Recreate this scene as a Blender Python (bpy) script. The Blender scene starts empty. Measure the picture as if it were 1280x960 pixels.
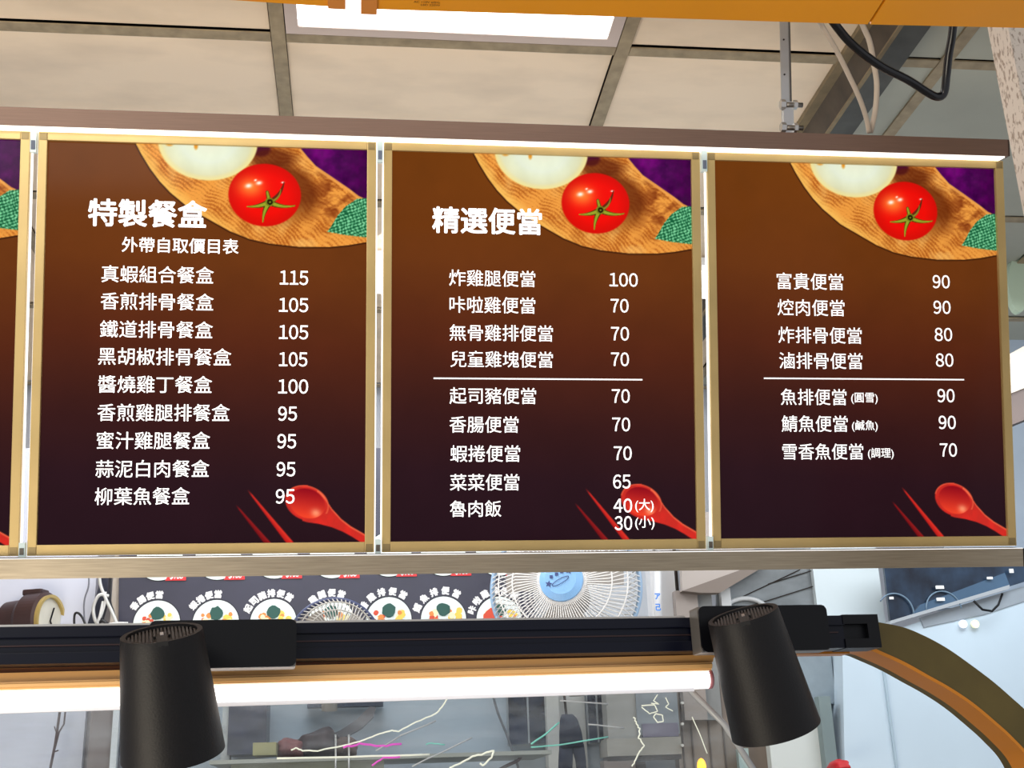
import bpy, bmesh, math, random
import numpy as np
from mathutils import Vector, Matrix
random.seed(7); rng = np.random.default_rng(7)

# ---------------------------------------------------------------- camera
F = 1526.89; PITCH = 0.33667; YAW = 0.13017; ROLL = -0.03672
CZ = 1.5
def cam_axes():
    cy, sy = math.cos(YAW), math.sin(YAW); cp, sp = math.cos(PITCH), math.sin(PITCH)
    fwd = Vector((sy*cp, cy*cp, sp)); right = Vector((cy, -sy, 0)); up = right.cross(fwd)
    cr, sr = math.cos(ROLL), math.sin(ROLL)
    return right*cr + up*sr, -right*sr + up*cr, fwd
CR, CU, CF = cam_axes(); CAM = Vector((0, 0, CZ))
cd = bpy.data.cameras.new('camera'); cam = bpy.data.objects.new('camera', cd)
bpy.context.scene.collection.objects.link(cam)
cam.matrix_world = Matrix(((CR.x, CU.x, -CF.x, CAM.x), (CR.y, CU.y, -CF.y, CAM.y), (CR.z, CU.z, -CF.z, CAM.z), (0, 0, 0, 1)))
cd.sensor_width = 36; cd.lens = 36*F/1280; cd.clip_start = .02; cd.clip_end = 60
sc = bpy.context.scene; sc.camera = cam
sc.view_settings.view_transform = 'Standard'; sc.view_settings.look = 'None'
sc.view_settings.gamma = 1; sc.view_settings.exposure = 0.0
# ---------------------------------------------------------------- world + lights
w = bpy.data.worlds.new('world'); sc.world = w; w.use_nodes = True
bg = w.node_tree.nodes['Background']; bg.inputs[0].default_value = (.93, .95, 1, 1); bg.inputs[1].default_value = .6
def area(name, loc, target, sx, sy, power, col):
    l = bpy.data.lights.new(name, 'AREA'); l.shape = 'RECTANGLE'; l.size = sx; l.size_y = sy; l.energy = power; l.color = col
    o = bpy.data.objects.new(name, l); sc.collection.objects.link(o); o.location = loc
    d = Vector(target) - Vector(loc); o.rotation_euler = d.to_track_quat('-Z', 'Y').to_euler(); return o
area('market_lamp', (-1.4, -1.0, 2.6), (-.2, 1.8, 2.0), 1.6, .5, 24, (1, .95, .86))
area('low_warm_fill', (-1.3, .2, .7), (-.2, 1.9, 2.8), 1.2, .8, 26, (1, .88, .70))  # unseen warm fill light added low on the left
area('kitchen_fill', (-.2, 2.6, 2.70), (.2, 3.2, 1.6), 1.2, .4, 16, (.90, .95, 1))  # unseen fill, placed to brighten the kitchen behind
area('freezer_fill', (1.5, 2.3, 2.4), (1.3, 3.0, 1.6), .9, .4, 8, (.90, .96, 1))  # added fill without a visible source, lifts white pillar and freezer

# ---------------------------------------------------------------- pixel rays -> world (f, 1280x960 frame)
def ray(px, py): return CR*((px-640)/F) + CU*((480-py)/F) + CF
def at(px, py, d): return CAM + ray(px, py)*d
def hy(px, py, Y): r = ray(px, py); return CAM + r*((Y-CAM.y)/r.y)
def hz(px, py, Z): r = ray(px, py); return CAM + r*((Z-CAM.z)/r.z)

# ---------------------------------------------------------------- materials
def lin(c): return tuple(((v/255)/12.92 if v/255 <= .04045 else ((v/255+.055)/1.055)**2.4) for v in c)
MATS = {}
def mat(name, rgb, rough=.5, metal=0, em=0, emrgb=None, noise=0, scale=30, stretch=(1, 1, 1), bump=0, spec=.5, alpha=1, trans=0, rgb2=None, thr=None, coat=0):
    if name in MATS: return MATS[name]
    m = bpy.data.materials.new(name); m.use_nodes = True; nt = m.node_tree; p = nt.nodes['Principled BSDF']
    c = lin(rgb)
    p.inputs['Base Color'].default_value = (*c, 1); p.inputs['Roughness'].default_value = rough
    p.inputs['Metallic'].default_value = metal; p.inputs['Specular IOR Level'].default_value = spec
    p.inputs['Alpha'].default_value = alpha; p.inputs['Transmission Weight'].default_value = trans
    p.inputs['Coat Weight'].default_value = coat
    if em: p.inputs['Emission Color'].default_value = (*lin(emrgb or rgb), 1); p.inputs['Emission Strength'].default_value = em
    if noise or rgb2 or bump:
        tc = nt.nodes.new('ShaderNodeTexCoord'); mp = nt.nodes.new('ShaderNodeMapping'); mp.inputs['Scale'].default_value = stretch
        nz = nt.nodes.new('ShaderNodeTexNoise'); nz.inputs['Scale'].default_value = scale; nz.inputs['Detail'].default_value = 6
        nt.links.new(tc.outputs['Object'], mp.inputs[0]); nt.links.new(mp.outputs[0], nz.inputs['Vector'])
        cr = nt.nodes.new('ShaderNodeValToRGB')
        lo, hi = thr or (.3, .7)
        cr.color_ramp.elements[0].position = lo; cr.color_ramp.elements[1].position = hi
        c2 = lin(rgb2) if rgb2 else tuple(v*(1-noise) for v in c)
        cr.color_ramp.elements[0].color = (*c2, 1); cr.color_ramp.elements[1].color = (*(c if rgb2 else tuple(min(1, v*(1+noise*.5)) for v in c)), 1)
        nt.links.new(nz.outputs['Fac'], cr.inputs[0]); nt.links.new(cr.outputs[0], p.inputs['Base Color'])
        if bump:
            b = nt.nodes.new('ShaderNodeBump'); b.inputs['Strength'].default_value = bump; b.inputs['Distance'].default_value = .002
            nt.links.new(nz.outputs['Fac'], b.inputs['Height']); nt.links.new(b.outputs[0], p.inputs['Normal'])
    MATS[name] = m; return m
M_tile = mat('ceiling_tile', (238, 217, 190), .85, noise=.12, scale=5, stretch=(1, 2.2, 1), thr=(.25, .55))
M_tile_shaded = mat('ceiling_tile_shaded', (176, 177, 164), .85, noise=.1, scale=4)  # shaded copy of the tile, painted darker past the beam
M_tbar = mat('ceiling_bar', (160, 144, 116), .6, noise=.25, scale=45)
M_dark = mat('dark_gap', (40, 32, 28), .9)
M_glow = mat('lamp_diffuser', (255, 255, 255), .5, em=3.0)
M_lampframe = mat('lamp_frame', (208, 192, 184), .5)
M_orange = mat('orange_plastic', (250, 164, 20), .35, noise=.08, scale=3)
M_orange2 = mat('orange_tab', (222, 140, 62), .4)
M_black = mat('black_plastic', (5, 6, 11), .4, spec=.25)
M_blackm = mat('black_metal_textured', (13, 11, 13), .5, noise=.25, scale=500, bump=.1, spec=.3)
M_navy = mat('navy_track', (7, 10, 26), .3, spec=.25)
M_side = mat('grey_gloss', (120, 116, 112), .3, metal=.5)
M_rail_t = mat('brushed_top_rail', (132, 106, 92), .42, metal=.4, noise=.10, scale=60, stretch=(.25, 9, 9))
M_rail_b = mat('brushed_bottom_rail', (168, 156, 136), .33, metal=.65, noise=.22, scale=60, stretch=(.25, 9, 9))
M_gold = mat('champagne_frame', (206, 178, 118), .36, metal=.35, noise=.12, scale=10)
M_goldc = mat('champagne_corner', (150, 130, 88), .4, metal=.4)
M_edge = mat('lit_acrylic_edge', (255, 255, 255), .3, em=.95)
M_led = mat('led_strip', (255, 250, 240), .4, em=1.6)
M_clear = mat('clear_clip', (205, 222, 222), .15, em=.15)
M_steel = mat('zinc_steel', (200, 198, 196), .28, metal=.8)
M_bolt = mat('bolt_steel', (150, 146, 140), .3, metal=.9)
M_white = mat('letter_white', (255, 255, 255), .5, em=.85)
M_cablew = mat('white_cable', (205, 190, 172), .45, noise=.1, scale=20)
M_cableb = mat('black_cable', (14, 14, 18), .25)
M_beam_t = mat('beam_tan', (136, 120, 92), .7, noise=.25, scale=30)
M_beam_d = mat('beam_brown', (84, 72, 58), .6, metal=.2, noise=.4, scale=18)
M_beam_g = mat('beam_grey', (84, 84, 80), .6, metal=.2, noise=.25, scale=25)
M_pillar = mat('speckled_stone', (226, 216, 206), .7, rgb2=(168, 152, 138), scale=190, stretch=(1, 1, .5), thr=(.36, .47))
M_trim = mat('gold_trim', (244, 184, 112), .35, metal=.15)
M_trimd = mat('gold_trim_groove', (94, 56, 30), .4, metal=.3)
M_olive = mat('olive_metal', (98, 84, 40), .45, metal=.35, noise=.35, scale=9)
M_inner = mat('orange_metal', (206, 128, 26), .35, metal=.3)

# ---------------------------------------------------------------- mesh helpers
COL = sc.collection
def link(name, bm, m, parent=None, smooth=False, mats=None):
    me = bpy.data.meshes.new(name)
    if isinstance(bm, bpy.types.Mesh): me = bm
    else:
        bmesh.ops.recalc_face_normals(bm, faces=bm.faces); bm.to_mesh(me); bm.free()
    for mm in (mats or [m]): me.materials.append(mm)
    if smooth:
        for p in me.polygons: p.use_smooth = True
    o = bpy.data.objects.new(name, me); COL.objects.link(o); o.parent = parent; return o
def thing(name, label, cat, loc=(0, 0, 0), rot=(0, 0, 0), group=None):
    o = bpy.data.objects.new(name, None); COL.objects.link(o); o.location = loc; o.rotation_euler = rot; o.empty_display_size = .05
    o['label'] = label; o['category'] = cat
    if group: o['group'] = group
    return o
def tag(o, label, cat, group=None):
    o['label'] = label; o['category'] = cat
    if group: o['group'] = group
    return o
def struct(o): o['kind'] = 'structure'; return o
def box(bm, x0, x1, y0, y1, z0, z1, bev=0, mi=0):
    r = bmesh.ops.create_cube(bm, size=1)
    for v in r['verts']:
        v.co = Vector((x0+(v.co.x+.5)*(x1-x0), y0+(v.co.y+.5)*(y1-y0), z0+(v.co.z+.5)*(z1-z0)))
    fs = set(f for v in r['verts'] for f in v.link_faces)
    if bev:
        es = list(set(e for f in fs for e in f.edges))
        g = bmesh.ops.bevel(bm, geom=es, offset=bev, segments=2, affect='EDGES', profile=.7); fs = set(g['faces'])
    if mi:
        for f in fs: f.material_index = mi
    return r
def B(name, x0, x1, y0, y1, z0, z1, m, parent=None, bev=0):
    bm = bmesh.new(); box(bm, x0, x1, y0, y1, z0, z1, bev); return link(name, bm, m, parent)
def prism(bm, pts, d):          # pts: list of Vector (planar loop), d: extrusion vector
    a = [bm.verts.new(p) for p in pts]; b = [bm.verts.new(Vector(p)+Vector(d)) for p in pts]; n = len(a)
    bm.faces.new(a); bm.faces.new(b[::-1])
    for i in range(n): bm.faces.new((a[i], a[(i+1) % n], b[(i+1) % n], b[i]))
def tube(bm, pts, r, seg=8, closed=False):
    pts = [Vector(p) for p in pts]; n = len(pts); rings = []; prev = None
    for i, p in enumerate(pts):
        if closed: t = pts[(i+1) % n]-pts[i-1]
        else: t = pts[min(i+1, n-1)]-pts[max(i-1, 0)]
        t.normalize()
        if prev is None: a = t.orthogonal().normalized()
        else: a = (prev - t*prev.dot(t)).normalized()
        prev = a; b = t.cross(a)
        rings.append([bm.verts.new(p+(a*math.cos(2*math.pi*k/seg)+b*math.sin(2*math.pi*k/seg))*r) for k in range(seg)])
    for i in range(n if closed else n-1):
        A, Bq = rings[i], rings[(i+1) % n]
        for k in range(seg): bm.faces.new((A[k], A[(k+1) % seg], Bq[(k+1) % seg], Bq[k]))
    if not closed: bm.faces.new(rings[0][::-1]); bm.faces.new(rings[-1])
def smooth_path(pts, n=8):
    pts = [Vector(p) for p in pts]; out = []
    P = [pts[0]*2-pts[1]]+pts+[pts[-1]*2-pts[-2]]
    for i in range(1, len(P)-2):
        for k in range(n):
            t = k/n; a, b, c, d = P[i-1], P[i], P[i+1], P[i+2]
            out.append(.5*((2*b)+(c-a)*t+(2*a-5*b+4*c-d)*t*t+(3*b-a-3*c+d)*t**3))
    out.append(pts[-1]); return out
def frame_mat(origin, ax, az):
    ax = ax.normalized(); az = (az-ax*az.dot(ax)).normalized(); ay = az.cross(ax)
    m = Matrix.Identity(4)
    for i in range(3): m[i][0] = ax[i]; m[i][1] = ay[i]; m[i][2] = az[i]; m[i][3] = origin[i]
    return m

# text -> triangle soup (numpy verts, faces) in em-ish units
_tcache = {}
def glyphs(s):
    if s in _tcache: return _tcache[s]
    c = bpy.data.curves.new('t', 'FONT'); c.body = s; c.size = 1; c.resolution_u = 3
    o = bpy.data.objects.new('t', c); COL.objects.link(o); bpy.context.view_layer.update()
    me = bpy.data.meshes.new_from_object(o.evaluated_get(bpy.context.evaluated_depsgraph_get()))
    V = np.array([v.co[:] for v in me.vertices]).reshape(-1, 3)[:, :2]; Fc = [tuple(p.vertices) for p in me.polygons]
    bpy.data.objects.remove(o); bpy.data.curves.remove(c); bpy.data.meshes.remove(me)
    _tcache[s] = (V, Fc); return V, Fc
def digits(s):              # wide-form digits set tight, so that they share the look of the characters
    Vs, Fs, x, n = [], [], 0, 0
    for ch in s:
        V, Fc = glyphs(chr(ord(ch)+0xFEE0)); V = V.copy(); V[:, 0] += x; Vs.append(V); Fs += [tuple(n+i for i in f) for f in Fc]; n += len(V); x += .64
    return np.concatenate(Vs), Fs
def text_mesh(name, items, y=0.0, bold=.018, italic=0):
    """items: (string, x0, zc, width, [height]); flat lettering facing -Y, fitted in the box. Bold by thin offset layers."""
    verts, faces = [], []
    for it in items:
        s, x0, zc, wid = it[:4]; V, Fc = digits(s) if s.isdigit() else glyphs(s)
        mn, mx = V.min(0), V.max(0); k = wid/(mx[0]-mn[0]); kz = k
        if len(it) > 4 and it[4]: kz = it[4]/(mx[1]-mn[1])
        P = (V-mn); P[:, 0] *= k; P[:, 1] = (P[:, 1]-(mx[1]-mn[1])/2)*kz
        if italic: P[:, 0] += P[:, 1]*italic
        em = kz
        offs = [(0, 0)]+[(math.cos(a)*bold*em, math.sin(a)*bold*em) for a in np.arange(6)*math.pi/3]
        for j, (ox, oz) in enumerate(offs if bold else offs[:1]):
            b0 = len(verts)
            for q in P: verts.append((x0+q[0]+ox, y-j*4e-6, zc+q[1]+oz))
            faces += [tuple(b0+i for i in f) for f in Fc]
    me = bpy.data.meshes.new(name); me.from_pydata(verts, [], faces); return me

# ================================================================ STRUCTURE
HC = 1.27635; ZC = CZ+HC; TX = -.14557; TY = 1.81064; D = .605
YB = 3.75
floor = struct(B('floor', -2.2, 2.6, -1.5, 4.0, -.05, 0, mat('floor_tile', (150, 146, 140), .5, noise=.15, scale=6)))
ceiling = thing('ceiling', '', '', (0, 0, 0)); del ceiling['label'], ceiling['category']; ceiling['kind'] = 'structure'
B('ceiling_slab', -2.2, 2.6, .4, 4.0, ZC+.05, ZC+.1, M_dark, ceiling)
bw = .012
XBEAM0 = hz(1031, 100, ZC).x; XBEAM1 = hz(1115, 100, ZC-.05).x
xs = [TX+D*i for i in range(-3, 5)]; ys = [TY+D*j for j in range(-1, 4)]
for i, x in enumerate(xs):
    B('ceiling_bar', x-bw, x+bw, ys[0]-.3, YB, ZC-.003, ZC+.001, M_tbar, ceiling)
for j, y in enumerate(ys):
    for i in range(len(xs)-1):
        B('ceiling_bar', xs[i]+bw+.0012, xs[i+1]-bw-.0012, y, y+.024, ZC-.002, ZC+.001, M_tbar, ceiling)
LIGHT_CELLS = {(3, 0), (3, 2)}
for i in range(len(xs)-1):
    for j in range(len(ys)-1):
        if (i, j) in LIGHT_CELLS and (i, j) == (3, 0): continue
        x0, x1 = xs[i]+bw+.0008, xs[i+1]-bw-.0022; y0, y1 = ys[j]+.024+.0005, ys[j+1]-.0034
        B('ceiling_tile', x0, x1, y0, y1, ZC+.004, ZC+.016, M_tile_shaded if xs[i]+.3 > XBEAM1 and i > 4 else M_tile, ceiling)
# tile cut by the beam: shade right of the beam is painted as grey tile colour
B('ceiling_tile', XBEAM1-.02, xs[6]-bw-.001, TY-.5, TY-.003, ZC+.002, ZC+.0035, M_tile_shaded, ceiling)  # thin overlay that only carries the painted shade
B('ceiling_tile', XBEAM1-.02, xs[6]-bw-.001, TY+.025, TY+D-.003, ZC+.002, ZC+.0035, M_tile_shaded, ceiling)  # thin overlay that only carries the painted shade
struct(B('wall_back', -2.2, 2.6, YB, YB+.1, 0, ZC+.05, mat('plaster', (205, 208, 216), .8, noise=.06, scale=3)))
struct(B('wall_left', -2.2, -2.1, -1.5, YB, 0, ZC+.05, mat('plaster', (0, 0, 0))))

# ceiling beam
zb = ZC-.05
px0 = hz(1031, 100, ZC).x; px1 = hz(1046, 100, ZC-.006).x; px2 = hz(1080, 100, zb).x; px3 = hz(1115, 100, zb).x
beam = thing('ceiling_beam', 'rusty brown and grey steel beam running back along the ceiling behind the cables', 'beam', (px0, .9, ZC))
def yprism(name, poly, y0, y1, m, parent, org):
    bm = bmesh.new(); prism(bm, [Vector((x-org[0], y0-org[1], z-org[2])) for x, z in poly], (0, y1-y0, 0)); return link(name, bm, m, parent)
og = (px0, .9, ZC)
yprism('ledge', [(px0, ZC-.006), (px1, ZC-.006), (px1, ZC+.02), (px0, ZC+.02)], .9, YB, M_beam_t, beam, og)
yprism('web', [(px1, ZC-.006), (px2, zb), (px2+.004, zb), (px2+.004, ZC), (px1, ZC)], .9, YB, M_beam_d, beam, og)
yprism('lip', [(px2-.004, zb-.002), (px2+.003, zb-.002), (px2+.003, zb+.002), (px2-.004, zb+.002)], .9, YB, M_beam_t, beam, og)
yprism('bottom_flange', [(px2+.004, zb), (px3, zb), (px3, zb+.02), (px2+.004, zb+.02)], .9, YB, M_beam_g, beam, og)

# ceiling light (3,0)
cx0, cx1 = xs[3]+bw+.002, xs[4]-bw-.002; cy0, cy1 = ys[0]+.03, ys[1]-.004
cl = thing('ceiling_light', 'bright white square panel light set in the ceiling grid, partly behind the orange canopy', 'light', ((cx0+cx1)/2, (cy0+cy1)/2, ZC))
hw = (cx1-cx0)/2; hd = (cy1-cy0)/2; fr = .021
bm = bmesh.new()
box(bm, -hw, hw, hd-fr, hd, -.004, .02); box(bm, -hw, hw, -hd, -hd+fr, -.004, .02)
box(bm, -hw, -hw+fr, -hd+fr, hd-fr, -.004, .02); box(bm, hw-fr, hw, -hd+fr, hd-fr, -.004, .02)
link('light_frame', bm, M_lampframe, cl)
B('diffuser', -hw+fr, hw-fr, -hd+fr, hd-fr, 0, .01, M_glow, cl)
# twin tube fixture further back
tf = thing('tube_light', 'white twin tube light on the ceiling behind the menu signs', 'light', (.35, 2.75, ZC-.003))
B('tube_housing', -.75, .75, -.09, .09, -.02, 0, mat('lamp_white', (225, 225, 225), .4), tf)
for yy in (-.05, .05):
    bm = bmesh.new(); tube(bm, [(-.72, yy, -.035), (.72, yy, -.035)], .014, 8); link('light_tube', bm, M_glow, tf, True)

# orange canopy soffit
zs = CZ+.85
def quadbox(name, a, b, back, th, m, parent=None):   # a,b far-edge points; extends toward camera by 'back'
    bm = bmesh.new(); prism(bm, [a, b, b+Vector((0, -back, 0)), a+Vector((0, -back, 0))], (0, 0, th)); return link(name, bm, m, parent)
can = thing('orange_canopy', 'glossy orange canopy panel across the top of the picture with a slanting seam', 'canopy', hz(450, 14, zs))
O0 = Vector(can.location)
sA = hz(451, 15, zs)-O0; sB = hz(1084.5, 30.5, zs)-O0; sC = hz(1087.5, 30.6, zs)-O0; sD = hz(1330, 36, zs)-O0
quadbox('canopy_panel', hz(469, 11.5, zs)-O0, sB, .55, .02, M_orange, can); quadbox('canopy_panel', sC, sD, .55, .02, M_orange, can)
quadbox('seam_strip', sB, sC, .55, .015, M_dark, can).location = (0, 0, .004)
quadbox('end_tab', sA+Vector((0, 0, -.003)), hz(471, 15.6, zs)-O0+Vector((0, 0, -.003)), .55, .022, M_orange2, can)
can2 = thing('orange_canopy', 'shorter orange canopy panel at the top, left of the bright gap', 'canopy', hz(432, 12, zs))
O1 = Vector(can2.location)
quadbox('canopy_panel', hz(150, -9, zs)-O1, hz(414, 8.2, zs)-O1, .55, .02, M_orange, can2)
quadbox('end_tab', hz(410, 10.8, zs-.003)-O1, hz(432, 12, zs-.003)-O1, .55, .022, M_orange2, can2)
# printed rating label on canopy
lab = []
for k, (s, px, py, wd) in enumerate([('AC 110V 60Hz', 517, 3.5, 33), ('LED 220W', 526, 7.2, 24)]):
    p = hz(px, py, zs-.0006); q = hz(px+wd, py+wd*.03, zs-.0006); lab.append((s, p, (q-p)))
lm_v, lm_f = [], []
for s, p, dvec in lab:
    V, Fc = glyphs(s); mn, mx = V.min(0), V.max(0); k = dvec.length/(mx[0]-mn[0]); ux = dvec.normalized(); uy = Vector((0, -1, 0)) ; b0 = len(lm_v)
    for q in V-mn: lm_v.append(tuple(p-O0+ux*q[0]*k+uy*q[1]*k))
    lm_f += [tuple(b0+i for i in f) for f in Fc]
me = bpy.data.meshes.new('rating_text'); me.from_pydata(lm_v, [], lm_f); link('rating_text', me, mat('label_ink', (120, 70, 20), .6), can)

# stone pillar at right
pp = hy(1247, 100, 1.46)
struct(B('pillar', pp.x, pp.x+.3, 1.41, 1.46, 0, ZC-.005, M_pillar))['kind'] = 'structure'

# ================================================================ SIGN RACK
S = .52/.60; TILT = .26021
RX, RY, RZ = -.57522*S, 1.99295*S, CZ+1.17621*S
PW, PH, GAP = .52, .75265*S, .01391*S
RACK = Matrix.Translation((RX, RY, RZ)) @ Matrix.Rotation(TILT, 4, 'X'); RINV = RACK.inverted()
def uv(px, py, y=0.0):      # pixel -> rack-local (x, z) on the plane local y
    o = RINV @ CAM; d = RINV.to_3x3() @ ray(px, py); t = (y-o.y)/d.y; p = o+d*t; return p.x, p.z
rack = thing('sign_rack', 'brushed metal hanging rack with long top and bottom rails carrying the brown menu signs', 'sign rack', (RX, RY, RZ), (TILT, 0, 0))
zt0 = (uv(0, 134, -.022)[1]+uv(1258, 173.6, -.022)[1])/2; zt1 = (uv(0, 155.5, -.022)[1]+uv(1255, 195, -.022)[1])/2
zbt = (uv(0, 698, -.024)[1]+uv(1275, 686.5, -.024)[1])/2; zbb = (uv(0, 723, -.024)[1]+uv(1279, 709, -.024)[1])/2
xr = uv(1260, 185, -.022)[0]; xr2 = uv(1279, 698, -.024)[0]; xl = -(PW+GAP)-.03
bm = bmesh.new(); box(bm, xl, xr, -.022, -.019, zt1, zt0); box(bm, xl, xr, -.019, .02, zt0-.003, zt0); box(bm, xl, xr, .017, .02, zt1, zt0-.003); link('top_rail', bm, M_rail_t, rack)
bm = bmesh.new(); box(bm, xl, xr2, -.024, -.021, zbb, zbt); box(bm, xl, xr2, -.021, .02, zbb, zbb+.003); box(bm, xl, xr2, .017, .02, zbb, zbt); link('bottom_rail', bm, M_rail_b, rack)
B('rail_lip', xl, xr2, -.0245, -.021, zbt, zbt+.0008, M_edge, rack)
B('led_strip', xl+.005, xr-.003, -.016, .012, zt1-.0015, zt1+.004, M_led, rack)
for i in range(0, 4):
    gx = i*(PW+GAP)-GAP/2
    if i == 3: continue
    B('hanger_clip', gx-.0045, gx+.0045, -.006, .004, -.034, zt1-.002, M_clear, rack)
    B('hanger_clip', gx-.0045, gx+.0045, -.006, .004, zbt+.001, -PH+.02, M_clear, rack)
    B('clip_pad', gx-.003, gx+.003, -.0075, -.006, -.030, -.016, mat('pad_grey', (110, 120, 140), .5), rack)
    B('clip_pad', gx-.003, gx+.003, -.0075, -.006, -PH+.002, -PH+.012, mat('pad_dark', (90, 84, 76), .5), rack)
B('rail_end_cap', xr2, xr2+.004, -.024, .02, zbb, zbt, M_black, rack)
B('rail_end_cap', xr, xr+.003, -.022, .02, zt1, zt0, mat('rail_cap_brown', (70, 52, 42), .5), rack)
# vertical hanging bracket + bolts (children of the rack)
bx0, _ = uv(976.5, 120); bx1, _ = uv(989, 120)
br = B('hanging_bracket', 0, bx1-bx0-.003, -.001, .0015, 0, .21, M_steel, rack); br.location = (bx0, 0, zt0); br.rotation_euler = (0, 0, 0)
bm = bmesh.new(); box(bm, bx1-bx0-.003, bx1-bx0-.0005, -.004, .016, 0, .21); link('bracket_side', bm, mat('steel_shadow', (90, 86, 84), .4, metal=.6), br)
B('bracket_plate', .002, bx1-bx0+.002, -.005, -.001, 0, .058, M_steel, br)
for zz in (.013, .052):
    bm = bmesh.new(); tube(bm, [(-.001, -.006, zz), (bx1-bx0+.017, -.006, zz)], .0042, 10); link('bolt', bm, M_bolt, br, True)
    bm = bmesh.new(); tube(bm, [(-.004, -.006, zz), (.004, -.006, zz)], .0085, 6); tube(bm, [(bx1-bx0+.001, -.006, zz), (bx1-bx0+.007, -.006, zz)], .008, 6); link('nut', bm, M_steel, br)
for zz in (.105, .165):
    bm = bmesh.new(); tube(bm, [(.006, -.002, zz), (.006, -.0012, zz)], .0016, 10); link('bracket_hole', bm, M_dark, br)
# second bracket further left is hidden behind the canopy

# ---------------------------------------------------------------- printed artwork (flat print, per-vertex colour)
al = (uv(59.6, 176)[0]+uv(45, 682)[0])/2; ar_ = PW-(uv(458, 187)[0]+uv(457, 675.6)[0])/2; at_ = -(uv(59.6, 175.5)[1]+uv(458, 186.3)[1]+uv(893.8, 200)[1])/3; ab = PH+(uv(45, 682)[1]+uv(457, 675.6)[1]+uv(900, 674.5)[1])/3
print('frame widths', al, ar_, at_, ab)
AX0, AX1, AZ1, AZ0 = al-.0005, PW-ar_+.0005, -at_+.0006, -PH+ab-.0012
AW, AH = AX1-AX0, AZ1-AZ0
def art_colors(NX=420, NY=520):
    # work in the pixel frame of the first sign's print: x 59.6..458 wide, y 0..506 tall (sheared straight)
    u = np.linspace(0, 1, NX); v = np.linspace(0, 1, NY); U, Vv = np.meshgrid(u, v)
    X = 59.6+U*398.4; Y = 175.5+Vv*506
    def fb(sx, sy, seed, oct=4):
        r = np.random.default_rng(seed); out = np.zeros_like(X); a = 1; tot = 0
        for o in range(oct):
            g = r.random((64, 64)); fx = (X*sx*2**o) % 63; fy = (Y*sy*2**o) % 63
            ix = fx.astype(int); iy = fy.astype(int); tx = fx-ix; ty = fy-iy; tx = tx*tx*(3-2*tx); ty = ty*ty*(3-2*ty)
            out += a*((g[iy, ix]*(1-tx)+g[iy, (ix+1) % 64]*tx)*(1-ty)+(g[(iy+1) % 64, ix]*(1-tx)+g[(iy+1) % 64, (ix+1) % 64]*tx)*ty); tot += a; a *= .55
        return out/tot
    stops = [(0, (112, 58, 12)), (.3, (104, 52, 18)), (.5, (84, 37, 20)), (.7, (56, 25, 24)), (.85, (42, 20, 27)), (1, (37, 18, 26))]
    C = np.zeros(X.shape+(3,))
    for c in range(3): C[..., c] = np.interp(Vv+.06*(U-.5)*-1, [s[0] for s in stops], [s[1][c] for s in stops])
    C *= (1+.10*(fb(.02, .02, 3)-.5))[..., None]
    def mix(mask, col): 
        nonlocal C
        mask = np.clip(mask, 0, 1)[..., None]; C = C*(1-mask)+np.array(col, float)*mask if not isinstance(col, np.ndarray) else C*(1-mask)+col*mask
    # straighten: the print's top slopes 0.027 and its bottom rises in the photo
    def yy(x, y): return y-(.027*(x-60))*(1-(y-175)/506*1.55)
    def interp_curve(pts): xs_ = [p[0] for p in pts]; ys_ = [yy(*p) for p in pts]; return np.interp(X, xs_, ys_)
    # board
    edge = interp_curve([(165, 176), (174, 193), (185, 211), (197, 227), (210, 241), (235, 262), (260, 276), (285, 290), (310, 300), (335, 305.5), (372, 309.5), (410, 309.5), (435, 307), (458, 303)])
    # smooth board signed distance approx
    slope = np.gradient(edge, axis=1)/(398.4/(NX-1)); sd = (edge-Y)/np.sqrt(1+slope**2); sd[X < 165] = -10
    # fix left: for steep part
    ang = np.arctan2(Y-150, X-400); rad = np.hypot((X-400), (Y-150))
    n1 = fb(.035, .16, 11); ring = np.hypot((X-430)/1.5, (Y-120)); 
    st = np.sin(ring*.75+n1*9)*.5+.5; st2 = fb(.05, .25, 5)
    warp = fb(.03, .03, 17, 3); gr = fb(.6, .06, 23, 3)
    wood = np.stack([236+0*X, 156+0*X, 66+0*X], -1)
    dgs = fb(.018, .018, 91, 3); sx_ = X*.80+Y*.6; sy_ = -X*.6+Y*.8; strk = np.sin(sy_*1.3+dgs*26+np.sin(sx_*.07+dgs*9)*3)*.5+.5; gr2 = fb(.9, .9, 93, 2); k = np.clip((strk*.55+gr2*.75+(fb(.05, .05, 95, 2)-.5)*1.1-.52)*1.5, 0, 1)[..., None]; wood = wood*(1-.68*k)+np.array((150, 66, 14))*.68*k
    k2 = np.clip((fb(.04, .04, 31, 3)-.5)*3, 0, 1)[..., None]; wood = wood*(1-k2*.6)+np.array((255, 205, 120))*k2*.6
    # darker right half
    kd = np.clip((X-375)/40, 0, 1)*np.clip((300-Y)/50, 0, 1)*np.clip(fb(.06, .12, 41)*3-1.1, 0, 1)
    wood = wood*(1-kd[..., None]*.9)+np.array((112, 40, 10))*kd[..., None]*.9
    ke = np.clip(1-(sd-2)/12, 0, 1)*np.clip((330-X)/80, 0, 1); wood = wood*(1-ke[..., None]*.75)+np.array((250, 196, 96))*ke[..., None]*.75
    # shadows of tomato and onion
    tx_, ty_ = 328, yy(328, 243.7)
    sh = np.clip(1-(np.hypot((X-tx_-14)/52, (Y-ty_-2)/42)-.9)*3.5, 0, 1)*np.clip(1.15-(Y-ty_)/42, 0, 1); wood = wood*(1-sh[..., None]*.8)+np.array((96, 34, 6))*sh[..., None]*.8
    mix(np.clip(sd+2.2, 0, 1), (58, 26, 8)); mix(np.clip(sd+.3, 0, 1), wood)
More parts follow.
